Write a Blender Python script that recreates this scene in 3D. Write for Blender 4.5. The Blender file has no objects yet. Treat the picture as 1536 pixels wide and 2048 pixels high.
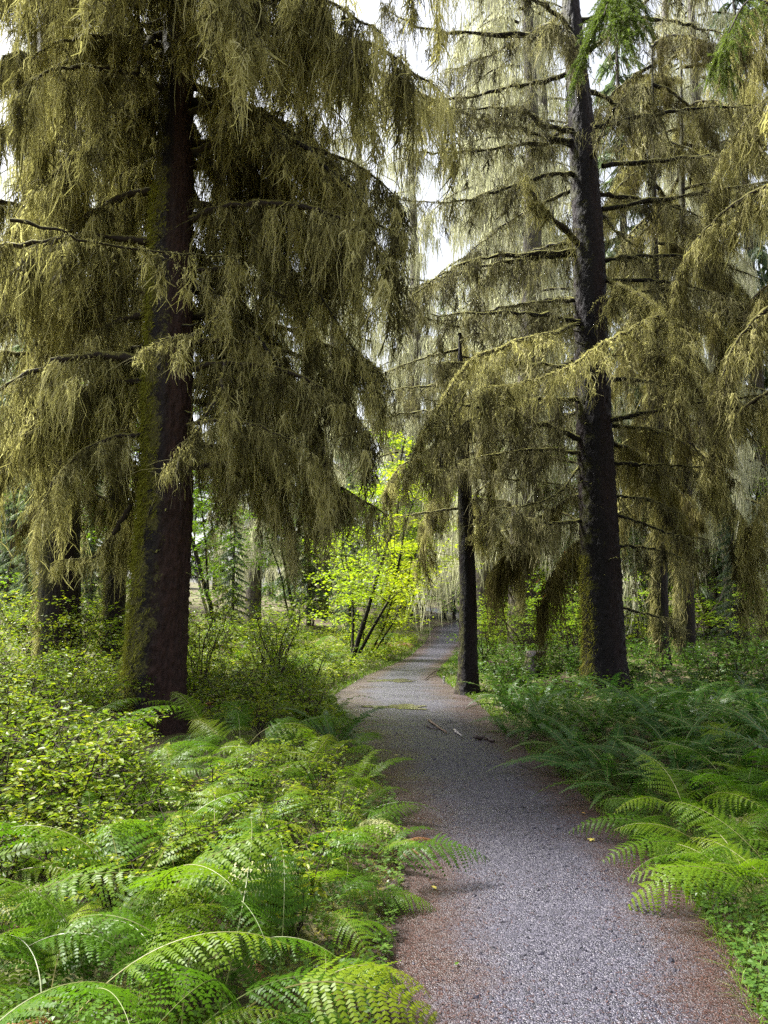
import bpy, math, random
import numpy as np
from mathutils import noise as mnoise, Vector

# ------------------------------------------------------------------ camera, world, sun, exposure
scene = bpy.context.scene
col = scene.collection
R = math.radians
CAM_H, PITCH, FPX = 1.6, R(7.0), 1536.0
cam_data = bpy.data.cameras.new('camera')
cam_data.sensor_width = 36.0
cam_data.lens = 27.0
cam_data.clip_start = 0.05
cam_data.clip_end = 1200.0
cam = bpy.data.objects.new('camera', cam_data)
cam.location = (0, 0, CAM_H)
cam.rotation_euler = (R(90) + PITCH, 0, 0)
col.objects.link(cam)
scene.camera = cam

SUN_EL, SUN_AZ = R(56), R(-66)          # azimuth from +Y (view direction), negative = left
world = bpy.data.worlds.new('World')
scene.world = world
world.use_nodes = True
wt = world.node_tree
wt.nodes.clear()
sky = wt.nodes.new('ShaderNodeTexSky')
sky.sky_type = 'NISHITA'
sky.sun_disc = False
sky.sun_elevation = SUN_EL
sky.sun_rotation = SUN_AZ
sky.dust_density = 4.0
hs = wt.nodes.new('ShaderNodeHueSaturation')
hs.inputs['Saturation'].default_value = 0.34
bg = wt.nodes.new('ShaderNodeBackground')
bg.inputs['Strength'].default_value = 0.066
wo = wt.nodes.new('ShaderNodeOutputWorld')
wt.links.new(sky.outputs[0], hs.inputs['Color'])
wt.links.new(hs.outputs[0], bg.inputs['Color'])
wt.links.new(bg.outputs[0], wo.inputs['Surface'])

sd = bpy.data.lights.new('sun', 'SUN')
sd.energy = 3.0
sd.angle = R(10)
sd.color = (1.0, 0.97, 0.92)
sun = bpy.data.objects.new('sun', sd)
sdir = Vector((math.cos(SUN_EL) * math.sin(SUN_AZ), math.cos(SUN_EL) * math.cos(SUN_AZ), math.sin(SUN_EL)))
sun.rotation_euler = sdir.to_track_quat('Z', 'Y').to_euler()
sun.location = sdir * 60
col.objects.link(sun)

scene.view_settings.view_transform = 'Standard'
scene.view_settings.look = 'None'
scene.view_settings.gamma = 1.0
scene.view_settings.exposure = 2.55
scene.render.film_transparent = False
try:
    cy = scene.cycles
    cy.max_bounces = 6
    cy.diffuse_bounces = 3
    cy.glossy_bounces = 2
    cy.transmission_bounces = 4
    cy.transparent_max_bounces = 4
    cy.volume_bounces = 0
    cy.caustics_reflective = False
    cy.caustics_refractive = False
    cy.sample_clamp_indirect = 4.0
    cy.use_denoising = False
    cy.denoiser = 'OPENIMAGEDENOISE'
    cy.denoising_input_passes = 'RGB_ALBEDO_NORMAL'
except Exception:
    pass

# ------------------------------------------------------------------ layout helpers (photo pixels 1536 x 2048)
CP, SP = math.cos(PITCH), math.sin(PITCH)
def ray(u, v):
    dx, dz = (u - 768) / FPX, (1024 - v) / FPX
    return dx, CP - dz * SP, SP + dz * CP
def at(u, v, Y):
    dx, dy, dz = ray(u, v)
    t = Y / dy
    return np.array((dx * t, Y, CAM_H + dz * t))
def on_ground(u, v, z=0.0):
    dx, dy, dz = ray(u, v)
    t = (z - CAM_H) / dz
    return np.array((dx * t, dy * t, z))
def px_size(Y, v):
    return Y / ray(768, v)[1] / FPX

def sstep(a, b, x):
    t = np.clip((np.asarray(x, float) - a) / (b - a), 0, 1)
    return t * t * (3 - 2 * t)

# path edges as functions of world y
_tab = [(2048, 745, 1545), (1900, 775, 1475), (1800, 795, 1395), (1700, 800, 1300), (1650, 792, 1240), (1600, 780, 1190),
        (1550, 755, 1130), (1500, 735, 1060), (1450, 712, 990), (1420, 690, 962), (1400, 668, 940), (1380, 690, 905),
        (1350, 742, 868), (1330, 790, 882), (1310, 828, 908), (1295, 842, 918)]
_py, _pl, _pr = [-12.0, 0.0], [-0.25, -0.2], [1.65, 1.6]
for v_, l_, r_ in _tab:
    a_, b_ = on_ground(l_, v_), on_ground(r_, v_)
    _py.append(a_[1]); _pl.append(a_[0]); _pr.append(b_[0])
for y_, l_, r_ in [(36, 2.1, 3.9), (41, 2.7, 4.6), (46, 4.6, 6.6), (51, 4.6, 6.6), (56, 2.6, 4.8), (61, 0.8, 3.0), (68, -3, -1), (80, -9, -7)]:
    _py.append(y_); _pl.append(l_); _pr.append(r_)
_py = np.array(_py); _pl = np.array(_pl); _pr = np.array(_pr)
def pathL(y): return np.interp(y, _py, _pl)
def pathR(y): return np.interp(y, _py, _pr)
def rise(y): return 0.052 * np.clip(np.asarray(y, float) - 31, 0, 60) * sstep(31, 38, y)
def off_path(x, y):
    return np.maximum(pathL(y) - x, x - pathR(y))
def wob(x, y, s=1.0):
    return (np.sin(x * 1.7 * s + 1.3 * np.sin(y * 1.1 * s)) * np.cos(y * 1.3 * s + 0.7 * x * s) + 0.5 * np.sin(3.1 * x * s - 2.3 * y * s)) / 1.5
def H(x, y):
    x = np.asarray(x, float); y = np.asarray(y, float)
    d = off_path(x, y)
    h = rise(y) - 0.03 + 0.03 * sstep(-0.15, 0.05, d) + 0.16 * sstep(0, 1.3, d) + 0.06 * wob(x, y) * sstep(0.1, 0.9, d)
    left = np.clip(pathL(y) - x - 2.5, 0, 12)
    h = h + 0.10 * left * sstep(5, 11, y)
    right = np.clip(x - pathR(y) - 3.0, 0, 14)
    h = h + 0.05 * right * sstep(8, 16, y)
    return h

# ------------------------------------------------------------------ mesh helpers
def mk_mesh(name, V, F, mats, smooth=False, attrs=None, mat_idx=None):
    """V (n,3); F list of (m,k) index arrays (k = 3 or 4)"""
    V = np.asarray(V, np.float32)
    Fs = F if isinstance(F, list) else [F]
    Fs = [np.asarray(f, np.int32) for f in Fs if len(f)]
    me = bpy.data.meshes.new(name)
    me.vertices.add(len(V))
    me.vertices.foreach_set('co', V.ravel())
    loops = np.concatenate([f.ravel() for f in Fs])
    tot = np.concatenate([np.full(len(f), f.shape[1], np.int32) for f in Fs])
    start = np.concatenate([[0], np.cumsum(tot)[:-1]]).astype(np.int32)
    me.loops.add(len(loops))
    me.loops.foreach_set('vertex_index', loops)
    me.polygons.add(len(tot))
    me.polygons.foreach_set('loop_start', start)
    me.polygons.foreach_set('loop_total', tot)
    if mat_idx is not None:
        me.polygons.foreach_set('material_index', np.asarray(mat_idx, np.int32))
    me.polygons.foreach_set('use_smooth', np.full(len(tot), smooth))
    for m in (mats if isinstance(mats, (list, tuple)) else [mats]):
        me.materials.append(m)
    for k, a in (attrs or {}).items():
        at_ = me.attributes.new(k, 'FLOAT', 'POINT')
        at_.data.foreach_set('value', np.asarray(a, np.float32))
    me.update(calc_edges=True)
    return me

def link(name, me, parent=None, loc=(0, 0, 0), rot=(0, 0, 0), scale=1.0, **props):
    o = bpy.data.objects.new(name, me)
    col.objects.link(o)
    if parent is not None:
        o.parent = parent
    o.location = loc
    o.rotation_euler = rot
    o.scale = (scale,) * 3 if not hasattr(scale, '__len__') else scale
    for k, v in props.items():
        o[k] = v
    return o

def tubes(P, rad, S=5):
    """P (M,K,3), rad (M,K) -> verts, quads"""
    M, K, _ = P.shape
    T = np.gradient(P, axis=1)
    T /= np.linalg.norm(T, axis=2, keepdims=True) + 1e-9
    ref = np.where(np.abs(T[..., 2:3]) > 0.9, np.array((1., 0, 0)), np.array((0, 0, 1.)))
    U = np.cross(T, ref); U /= np.linalg.norm(U, axis=2, keepdims=True) + 1e-9
    W = np.cross(T, U)
    a = np.arange(S) / S * 2 * math.pi
    V = P[:, :, None, :] + rad[:, :, None, None] * (np.cos(a)[None, None, :, None] * U[:, :, None, :] + np.sin(a)[None, None, :, None] * W[:, :, None, :])
    idx = np.arange(M * K * S).reshape(M, K, S)
    n = np.roll(idx, -1, axis=2)
    Q = np.stack([idx[:, :-1], n[:, :-1], n[:, 1:], idx[:, 1:]], axis=-1).reshape(-1, 4)
    return V.reshape(-1, 3), Q

def strands(rng, A, D, L, W, K=8, grav=0.0, wig=0.05):
    """ragged hanging threads: zig-zag strips. A, D (N,3), L, W (N)"""
    N = len(A)
    t = np.linspace(0, 1, K)
    pos = A[:, None, :] + D[:, None, :] * (L[:, None] * t)[..., None]
    pos[..., 2] -= grav * L[:, None] * t ** 2
    wg = np.cumsum(rng.normal(0, 1, (N, K, 3)) * np.array((1, 1, .25)), axis=1) * (wig * np.minimum(L, .4))[:, None, None] / math.sqrt(K)
    wg -= wg[:, :1]
    pos += wg
    bow = rng.normal(0, .09, (N, 2)) * np.minimum(L, .5)[:, None]
    pos[..., :2] += bow[:, None, :] * (np.sin(t * rng.uniform(1.5, 5, (N, 1))))[..., None]
    rv = rng.normal(0, 1, (N, 3))
    side = np.cross(D, rv); side /= np.linalg.norm(side, axis=1, keepdims=True) + 1e-9
    hw = W[:, None] * (0.3 + 0.7 * (1 - t) ** 0.7) * rng.uniform(0.3, 1.5, (N, K))
    off = side[:, None, :] * hw[..., None]
    V = np.stack([pos - off, pos + off], axis=2)
    idx = np.arange(N * K * 2).reshape(N, K, 2)
    F = np.stack([idx[:, :-1, 0], idx[:, :-1, 1], idx[:, 1:, 1], idx[:, 1:, 0]], axis=-1).reshape(-1, 4)
    return V.reshape(-1, 3), F

def merge(parts):
    Vs, Fs, o = [], [], 0
    for V, F in parts:
        Vs.append(V); Fs.append(np.asarray(F) + o); o += len(V)
    return np.concatenate(Vs), Fs

def resample(pts, n):
    pts = np.asarray(pts, float)
    p = np.vstack([2 * pts[0] - pts[1], pts, 2 * pts[-1] - pts[-2]])
    m = len(pts) - 1
    out = []
    for s in np.linspace(0, m, n):
        i = min(int(s), m - 1); t = s - i
        a, b, c, d = p[i], p[i + 1], p[i + 2], p[i + 3]
        out.append(0.5 * ((2 * b) + (-a + c) * t + (2 * a - 5 * b + 4 * c - d) * t * t + (-a + 3 * b - 3 * c + d) * t ** 3))
    return np.array(out)

# ------------------------------------------------------------------ materials
def new_mat(name):
    m = bpy.data.materials.new(name)
    m.use_nodes = True
    m.node_tree.nodes.clear()
    return m, m.node_tree
def N(t, kind, **kw):
    n = t.nodes.new(kind)
    for k, v in kw.items():
        if k in n.inputs.keys(): n.inputs[k].default_value = v
        else: setattr(n, k, v)
    return n
def ramp(t, fac, stops):
    r = t.nodes.new('ShaderNodeValToRGB')
    el = r.color_ramp.elements
    while len(el) < len(stops): el.new(0.5)
    for e, (p, c) in zip(el, stops):
        e.position = p; e.color = (*c, 1) if len(c) == 3 else c
    t.links.new(fac, r.inputs[0])
    return r.outputs[0]
def mixc(t, fac, a, b, mode='MIX'):
    n = t.nodes.new('ShaderNodeMix'); n.data_type = 'RGBA'; n.blend_type = mode
    for sock, v in ((n.inputs[0], fac), (n.inputs[6], a), (n.inputs[7], b)):
        if hasattr(v, 'default_value') or isinstance(v, bpy.types.NodeSocket): t.links.new(v, sock)
        else: sock.default_value = v if isinstance(v, (int, float)) else (*v, 1)
    return n.outputs[2]
def math_n(t, op, a, b=None, c=None):
    n = t.nodes.new('ShaderNodeMath'); n.operation = op
    for i, v in enumerate((a, b, c)):
        if v is None: continue
        if isinstance(v, bpy.types.NodeSocket): t.links.new(v, n.inputs[i])
        else: n.inputs[i].default_value = v
    return n.outputs[0]
def attr(t, name):
    n = t.nodes.new('ShaderNodeAttribute'); n.attribute_name = name
    return n.outputs['Fac']
def noise_n(t, scale, detail=3, vec=None, rough=0.6):
    n = N(t, 'ShaderNodeTexNoise', Scale=scale, Detail=detail, Roughness=rough)
    if vec is not None: t.links.new(vec, n.inputs['Vector'])
    return n.outputs['Fac']
def coord(t, which='Object'):
    return t.nodes.new('ShaderNodeTexCoord').outputs[which]
def out(t, shader):
    o = t.nodes.new('ShaderNodeOutputMaterial'); t.links.new(shader, o.inputs['Surface'])

def leaf_mat(name, stops, rough=0.4, trans=0.35, tgain=1.6, spec=0.5, use_tint=True, spread=0.5):
    """leafy matter: gloss + light passing through; colour varies by piece and by plant"""
    m, t = new_mat(name)
    oi = t.nodes.new('ShaderNodeObjectInfo')
    f = oi.outputs['Random']
    if use_tint:
        f = math_n(t, 'ADD', math_n(t, 'MULTIPLY', f, 1 - spread), math_n(t, 'MULTIPLY', attr(t, 'tint'), spread))
    c = ramp(t, f, stops)
    p = N(t, 'ShaderNodeBsdfPrincipled', Roughness=rough)
    p.inputs['Specular IOR Level'].default_value = spec
    t.links.new(c, p.inputs['Base Color'])
    tr = t.nodes.new('ShaderNodeBsdfTranslucent')
    t.links.new(mixc(t, 1.0, c, (tgain, tgain * 1.05, tgain * 0.75), 'MULTIPLY'), tr.inputs['Color'])
    mx = t.nodes.new('ShaderNodeMixShader'); mx.inputs[0].default_value = trans
    t.links.new(p.outputs[0], mx.inputs[1]); t.links.new(tr.outputs[0], mx.inputs[2])
    out(t, mx.outputs[0])
    return m

M = {}
M['fern'] = leaf_mat('fern_green', [(0, (.026, .072, .004)), (.4, (.055, .12, .005)), (.75, (.10, .16, .006)), (.93, (.16, .18, .010)), (1, (.26, .17, .03))], .42, .42, spec=.14, spread=.35)
M['sword'] = leaf_mat('sword_fern_green', [(0, (.016, .05, .010)), (.6, (.034, .085, .013)), (1, (.07, .125, .013))], .38, .3, spec=.22)
M['deadfern'] = leaf_mat('dead_fern_brown', [(0, (.12, .05, .02)), (.6, (.22, .10, .035)), (1, (.34, .2, .08))], .7, .25)
M['palefern'] = leaf_mat('pale_fading_fern', [(0, (.22, .25, .08)), (.6, (.36, .33, .14)), (1, (.45, .38, .2))], .5, .35)
M['shrub'] = leaf_mat('shrub_leaf', [(0, (.04, .085, .006)), (.4, (.10, .155, .008)), (.75, (.16, .205, .010)), (1, (.25, .25, .015))], .4, .42, spec=.15, spread=.65)
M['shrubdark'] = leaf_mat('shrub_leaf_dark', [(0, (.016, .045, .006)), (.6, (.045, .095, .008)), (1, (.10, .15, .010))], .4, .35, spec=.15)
M['maple'] = leaf_mat('maple_leaf', [(0, (.13, .23, .008)), (.5, (.23, .31, .009)), (1, (.36, .36, .012))], .45, .5, 1.5, spec=.25)
M['lime'] = leaf_mat('lime_leaf', [(0, (.07, .15, .008)), (.5, (.14, .23, .010)), (1, (.24, .28, .014))], .45, .45, 1.4, spec=.2)
M['redleaf'] = leaf_mat('red_leaf', [(0, (.25, .03, .02)), (1, (.4, .08, .04))], .45, .4, 1.3)
M['moss'] = leaf_mat('hanging_moss', [(0, (.026, .022, .010)), (.28, (.085, .077, .032)), (.5, (.30, .275, .115)), (.8, (.53, .49, .225)), (1, (.70, .65, .37))], .85, .44, 1.1, .1, spread=.8)
M['mossmid'] = leaf_mat('hanging_moss_shaded', [(0, (.02, .017, .010)), (.35, (.075, .068, .034)), (.7, (.21, .195, .10)), (1, (.42, .39, .21))], .85, .3, 1.1, .1, spread=.8)  # darker copy of the moss, shade of the right-hand trees in its colour
M['mossdark'] = leaf_mat('hanging_moss_dark', [(0, (.04, .032, .012)), (.4, (.10, .085, .028)), (.75, (.17, .15, .045)), (1, (.26, .24, .07))], .85, .3, 1.2, .15, spread=.8)
M['mossgreen'] = leaf_mat('cushion_moss', [(0, (.10, .11, .015)), (.5, (.22, .22, .03)), (1, (.36, .33, .06))], .85, .3, 1.2, .15)
M['mosshazed'] = leaf_mat('hazed_far_moss', [(0, (.22, .215, .16)), (.5, (.42, .41, .32)), (1, (.60, .59, .49))], .85, .5, 1.15, .1, spread=.8)  # far moss; the paleness of mist is put into its colour
M['needle'] = leaf_mat('conifer_needles', [(0, (.05, .08, .015)), (.6, (.10, .14, .026)), (1, (.19, .23, .05))], .5, .35, spec=.15)
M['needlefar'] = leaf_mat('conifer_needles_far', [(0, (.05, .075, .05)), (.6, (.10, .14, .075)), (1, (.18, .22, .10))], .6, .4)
M['grass'] = leaf_mat('grass_blade', [(0, (.05, .10, .008)), (.6, (.10, .17, .014)), (1, (.24, .25, .05))], .45, .35, spec=.3)
M['clover'] = leaf_mat('clover_leaf', [(0, (.03, .075, .012)), (.6, (.07, .13, .016)), (1, (.14, .19, .03))], .4, .3, spec=.3)
M['litter'] = leaf_mat('fallen_needles', [(0, (.02, .009, .007)), (.5, (.075, .03, .02)), (.85, (.15, .075, .045)), (1, (.27, .18, .11))], .55, .05, spec=.4)
M['yellowleaf'] = leaf_mat('yellow_leaf', [(0, (.45, .36, .06)), (1, (.55, .5, .15))], .5, .3)
M['brownleaf'] = leaf_mat('brown_leaf', [(0, (.28, .15, .03)), (1, (.4, .25, .06))], .5, .25)

def bark_mat(name, dark, light, scale=1.0, moss=None):
    m, t = new_mat(name)
    co = coord(t)
    mp = N(t, 'ShaderNodeMapping'); mp.inputs['Scale'].default_value = (14 * scale, 14 * scale, 5 * scale)
    t.links.new(co, mp.inputs[0])
    vo = N(t, 'ShaderNodeTexVoronoi', Scale=1.6); vo.feature = 'F1'
    t.links.new(mp.outputs[0], vo.inputs['Vector'])
    n1 = noise_n(t, 2.2, 5, mp.outputs[0], .7)
    n2 = noise_n(t, 1.3 * scale, 3, co)
    f = math_n(t, 'ADD', math_n(t, 'MULTIPLY', n1, .75), math_n(t, 'MULTIPLY', vo.outputs['Distance'], .35))
    c = ramp(t, f, [(.25, dark), (.75, light)])
    c = mixc(t, math_n(t, 'MULTIPLY', attr(t, 'wet'), .93), c, (.006, .005, .006))  # bark goes near-black inside the band mask
    if moss:
        msk = math_n(t, 'MULTIPLY', attr(t, 'mossy'), 1.0)
        nm = math_n(t, 'ADD', math_n(t, 'MULTIPLY', noise_n(t, 5, 3, co, .6), .5), math_n(t, 'MULTIPLY', noise_n(t, 34, 4, co, .7), .5))
        k = ramp(t, math_n(t, 'ADD', msk, math_n(t, 'MULTIPLY', math_n(t, 'SUBTRACT', nm, .5), 2.6)), [(.42, (0, 0, 0)), (.6, (1, 1, 1))])
        c = mixc(t, k, c, mixc(t, noise_n(t, 40, 3, co), moss[0], moss[1]))
    p = N(t, 'ShaderNodeBsdfPrincipled', Roughness=.62)
    p.inputs['Specular IOR Level'].default_value = .22
    t.links.new(c, p.inputs['Base Color'])
    b = N(t, 'ShaderNodeBump', Strength=1.0, Distance=.045)
    t.links.new(f, b.inputs['Height']); t.links.new(b.outputs[0], p.inputs['Normal'])
    out(t, p.outputs[0])
    return m
M['barkL'] = bark_mat('bark_red_brown', (.008, .004, .0035), (.042, .019, .014), 1.0, ((.016, .016, .004), (.13, .12, .03)))
M['barkR'] = bark_mat('bark_dark_purple', (.004, .0025, .0028), (.024, .013, .0135), 1.0, ((.014, .014, .004), (.09, .09, .02)))
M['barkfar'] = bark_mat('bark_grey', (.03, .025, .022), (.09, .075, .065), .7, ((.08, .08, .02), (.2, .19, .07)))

def limb_mat(name, bark, m1, m2, cover):
    m, t = new_mat(name)
    g = t.nodes.new('ShaderNodeNewGeometry')
    sx = t.nodes.new('ShaderNodeSeparateXYZ'); t.links.new(g.outputs['Normal'], sx.inputs[0])
    nn = noise_n(t, 16, 4, coord(t))
    k = ramp(t, math_n(t, 'ADD', math_n(t, 'MULTIPLY', sx.outputs[2], .45), nn), [(cover, (0, 0, 0)), (cover + .2, (1, 1, 1))])
    c = mixc(t, k, bark, mixc(t, noise_n(t, 60, 2, coord(t)), m1, m2))
    p = N(t, 'ShaderNodeBsdfPrincipled', Roughness=.8)
    p.inputs['Specular IOR Level'].default_value = .25
    t.links.new(c, p.inputs['Base Color'])
    b = N(t, 'ShaderNodeBump', Strength=.7, Distance=.01)
    t.links.new(nn, b.inputs['Height']); t.links.new(b.outputs[0], p.inputs['Normal'])
    out(t, p.outputs[0])
    return m
M['limb'] = limb_mat('mossy_limb', (.02, .014, .011), (.06, .06, .012), (.22, .2, .05), .55)
M['limbdark'] = limb_mat('dark_limb', (.010, .008, .008), (.10, .10, .022), (.30, .29, .075), .62)
M['stem'] = limb_mat('dark_stem', (.03, .018, .014), (.05, .045, .012), (.09, .08, .03), .9)
M['stipe'] = leaf_mat('fern_stalk', [(0, (.09, .12, .02)), (1, (.16, .14, .04))], .5, .0, use_tint=False)

def ground_mat():
    m, t = new_mat('forest_floor')
    co = coord(t)
    n1 = noise_n(t, 1.1, 5, co); n2 = noise_n(t, 26, 5, co, .7)
    soil = ramp(t, n2, [(.3, (.018, .010, .007)), (.55, (.06, .03, .018)), (.75, (.13, .075, .04))])
    mo = ramp(t, noise_n(t, 60, 3, co), [(.3, (.03, .035, .006)), (.7, (.15, .16, .03))])
    k = ramp(t, n1, [(.42, (0, 0, 0)), (.58, (1, 1, 1))])
    c = mixc(t, k, soil, mo)
    p = N(t, 'ShaderNodeBsdfPrincipled', Roughness=.85); t.links.new(c, p.inputs['Base Color'])
    b = N(t, 'ShaderNodeBump', Strength=1, Distance=.03); t.links.new(n2, b.inputs['Height']); t.links.new(b.outputs[0], p.inputs['Normal'])
    out(t, p.outputs[0])
    return m
M['ground'] = ground_mat()

def path_mat():
    m, t = new_mat('wet_gravel')
    co = coord(t)
    vo = N(t, 'ShaderNodeTexVoronoi', Scale=130.0); t.links.new(co, vo.inputs['Vector'])
    sp = t.nodes.new('ShaderNodeSeparateColor'); t.links.new(vo.outputs['Color'], sp.inputs[0])
    stone = ramp(t, sp.outputs[0], [(0, (.005, .0045, .010)), (.35, (.017, .0155, .027)), (.7, (.038, .035, .054)), (.92, (.072, .066, .088)), (1, (.13, .12, .14))])
    n2 = noise_n(t, 90, 4, co, .75)
    lit = ramp(t, n2, [(.3, (.010, .0055, .0045)), (.55, (.036, .0175, .014)), (.8, (.085, .045, .036))])
    nb = noise_n(t, 1.6, 5, co, .65)
    e = math_n(t, 'ADD', attr(t, 'edge'), math_n(t, 'MULTIPLY', math_n(t, 'SUBTRACT', nb, .5), 1.3))
    k = ramp(t, math_n(t, 'ADD', e, math_n(t, 'MULTIPLY', math_n(t, 'SUBTRACT', n2, .5), .6)), [(.38, (0, 0, 0)), (.85, (1, 1, 1))])
    c = mixc(t, k, stone, lit)
    p = N(t, 'ShaderNodeBsdfPrincipled')
    p.inputs['Specular IOR Level'].default_value = .5
    t.links.new(c, p.inputs['Base Color'])
    mpw = N(t, 'ShaderNodeMapping'); mpw.inputs['Scale'].default_value = (.5, 1.5, 1); t.links.new(co, mpw.inputs[0])
    wetn = ramp(t, noise_n(t, 1.3, 4, mpw.outputs[0]), [(.36, (.3,) * 3), (.62, (.55,) * 3)])
    t.links.new(wetn, p.inputs['Roughness'])
    hgt = math_n(t, 'ADD', math_n(t, 'MULTIPLY', vo.outputs['Distance'], -1.0), math_n(t, 'MULTIPLY', n2, .5))
    b = N(t, 'ShaderNodeBump', Strength=.8, Distance=.008); t.links.new(hgt, b.inputs['Height']); t.links.new(b.outputs[0], p.inputs['Normal'])
    out(t, p.outputs[0])
    return m
M['path'] = path_mat()

def pebble_mat():
    m, t = new_mat('pebbles')
    c = ramp(t, attr(t, 'tint'), [(0, (.0035, .0035, .007)), (.3, (.013, .012, .021)), (.6, (.031, .029, .042)), (.85, (.056, .053, .064)), (1, (.09, .085, .093))])
    p = N(t, 'ShaderNodeBsdfPrincipled', Roughness=.6); p.inputs['Specular IOR Level'].default_value = .3; t.links.new(c, p.inputs['Base Color'])
    out(t, p.outputs[0])
    return m
M['pebble'] = pebble_mat()
def plain(name, c, rough=.6, spec=.5):
    m, t = new_mat(name)
    n = noise_n(t, 30, 3, coord(t))
    p = N(t, 'ShaderNodeBsdfPrincipled', Roughness=rough)
    p.inputs['Specular IOR Level'].default_value = spec
    t.links.new(mixc(t, n, tuple(x * .5 for x in c), tuple(min(1, x * 1.3) for x in c)), p.inputs['Base Color'])
    out(t, p.outputs[0])
    return m
M['water'] = plain('puddle_water', (.10, .095, .06), .07, 1.0)
M['wood'] = plain('old_wood', (.17, .11, .075), .6)
M['greywood'] = plain('bleached_wood', (.42, .38, .36), .6)
M['darkwood'] = plain('rotten_wood', (.035, .02, .016), .6)
M['white'] = plain('white_paint', (.62, .62, .64), .5)

# ------------------------------------------------------------------ ground, path
def axis_lines(lo, hi, near_lo, near_hi, fine, grow=1.12):
    a = list(np.arange(near_lo, near_hi, fine))
    s, v = fine, near_hi
    while v < hi: a.append(v); s *= grow; v += s
    a.append(hi)
    s, v = fine, near_lo
    b = []
    while v > lo: s *= grow; v -= s; b.append(max(v, lo))
    return np.array(b[::-1] + a)
gx = axis_lines(-300, 300, -5, 6, .11)
gy = axis_lines(-60, 500, 0.5, 22, .12, 1.05)
X, Y = np.meshgrid(gx, gy)
Z = H(X, Y)
rs = np.random.default_rng(1)
Z = Z + rs.normal(0, .012, Z.shape) * sstep(.1, .5, off_path(X, Y))
ny, nx = X.shape
idx = np.arange(nx * ny).reshape(ny, nx)
Q = np.stack([idx[:-1, :-1], idx[:-1, 1:], idx[1:, 1:], idx[1:, :-1]], -1).reshape(-1, 4)
link('ground', mk_mesh('ground', np.stack([X, Y, Z], -1).reshape(-1, 3), Q, M['ground'], True), kind='structure')

py = np.concatenate([np.arange(-6, 12, .12), np.arange(12, 76, .35)])
ps = np.linspace(-.12, 1.12, 26)
l, r = pathL(py), pathR(py)
PX = l[:, None] + (r - l)[:, None] * ps[None]
PX += .07 * wob(PX * 0 + np.sign(ps - .5)[None] * 9.0, np.repeat(py[:, None], 26, 1), 2.2) * (np.abs(ps - .5) * 2)[None] ** 3
PY = np.repeat(py[:, None], 26, 1)
edge = np.abs(ps - .5)[None] * 2 + 0 * PX
edge = np.where(ps[None] < .5, edge * 1.05, edge)
PZ = rise(PY) + .012 + .01 * wob(PX, PY, 1.3) - .02 * np.clip(edge - .8, 0, 1) + 0
n0, n1 = PX.shape
idx = np.arange(n0 * n1).reshape(n0, n1)
Q = np.stack([idx[:-1, :-1], idx[:-1, 1:], idx[1:, 1:], idx[1:, :-1]], -1).reshape(-1, 4)
link('path', mk_mesh('path', np.stack([PX, PY, PZ], -1).reshape(-1, 3), Q, M['path'], True, {'edge': edge.ravel()}), kind='structure')
def pathZ(x, y):
    return rise(y) + .012 + .01 * wob(x, y, 1.3)

# pebbles (loose stones on the gravel)
rng = np.random.default_rng(7)
NP_ = 44000
yy = 1.6 + 9.5 * rng.random(NP_) ** 1.5
fr = rng.beta(1.5, 1.5, NP_)
xx = pathL(yy) + (pathR(yy) - pathL(yy)) * (.03 + .94 * fr)
keep = rng.random(NP_) < np.where(np.abs(fr - .52) < .33, 1, .35)
xx, yy = xx[keep], yy[keep]
n = len(xx)
size = np.clip(rng.lognormal(math.log(.0034), .5, n), .0018, .018)
base = np.array([(1, 0, 0), (0, 1, 0), (-1, 0, 0), (0, -1, 0), (0, 0, .75), (.6, .6, .35), (-.6, -.6, .35)], float)
tri = np.array([(0, 5, 4), (5, 1, 4), (1, 2, 4), (2, 6, 4), (6, 3, 4), (3, 0, 4), (0, 1, 5), (2, 3, 6)])
ang = rng.random(n) * 6.28
V = base[None] * rng.uniform(.6, 1.35, (n, 7, 1)) * size[:, None, None] * np.stack([rng.uniform(.8, 1.5, n), rng.uniform(.7, 1.1, n), rng.uniform(.6, 1.2, n)], -1)[:, None, :]
ca, sa = np.cos(ang)[:, None], np.sin(ang)[:, None]
V = np.stack([V[..., 0] * ca - V[..., 1] * sa, V[..., 0] * sa + V[..., 1] * ca, V[..., 2]], -1)
V += np.stack([xx, yy, pathZ(xx, yy) - .001], -1)[:, None, :]
F = tri[None] + (np.arange(n) * 7)[:, None, None]
tint = np.clip(rng.beta(1.5, 2.8, n), 0, 1)
link('gravel', mk_mesh('gravel', V.reshape(-1, 3), F.reshape(-1, 3), M['pebble'], False, {'tint': np.repeat(tint, 7)}), kind='stuff',
     label='damp grey gravel strewn over the forest path', category='gravel')

# fallen needles along both margins
NL = 60000
yy = 1.6 + 11 * rng.random(NL) ** 1.4
sd_ = rng.random(NL) < .5
w_ = pathR(yy) - pathL(yy)
off = np.abs(rng.normal(0, .2, NL)) * w_ * (.55 + .8 * (wob(yy * 1.9, yy * 2.7) * .5 + .5)) + rng.uniform(-.14, .10, NL)
xx = np.where(sd_, pathL(yy) + off, pathR(yy) - off)
a = rng.random(NL) * 6.28
D = np.stack([np.cos(a), np.sin(a), rng.normal(0, .15, NL)], -1)
L = rng.uniform(.012, .035, NL)
zz = np.maximum(pathZ(xx, yy), H(xx, yy)) + .004
A = np.stack([xx, yy, zz], -1)
sidev = np.stack([-np.sin(a), np.cos(a), 0 * a], -1) * rng.uniform(.001, .0022, NL)[:, None]
V = np.stack([A - sidev, A + sidev, A + D * L[:, None]], 1).reshape(-1, 3)
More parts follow.
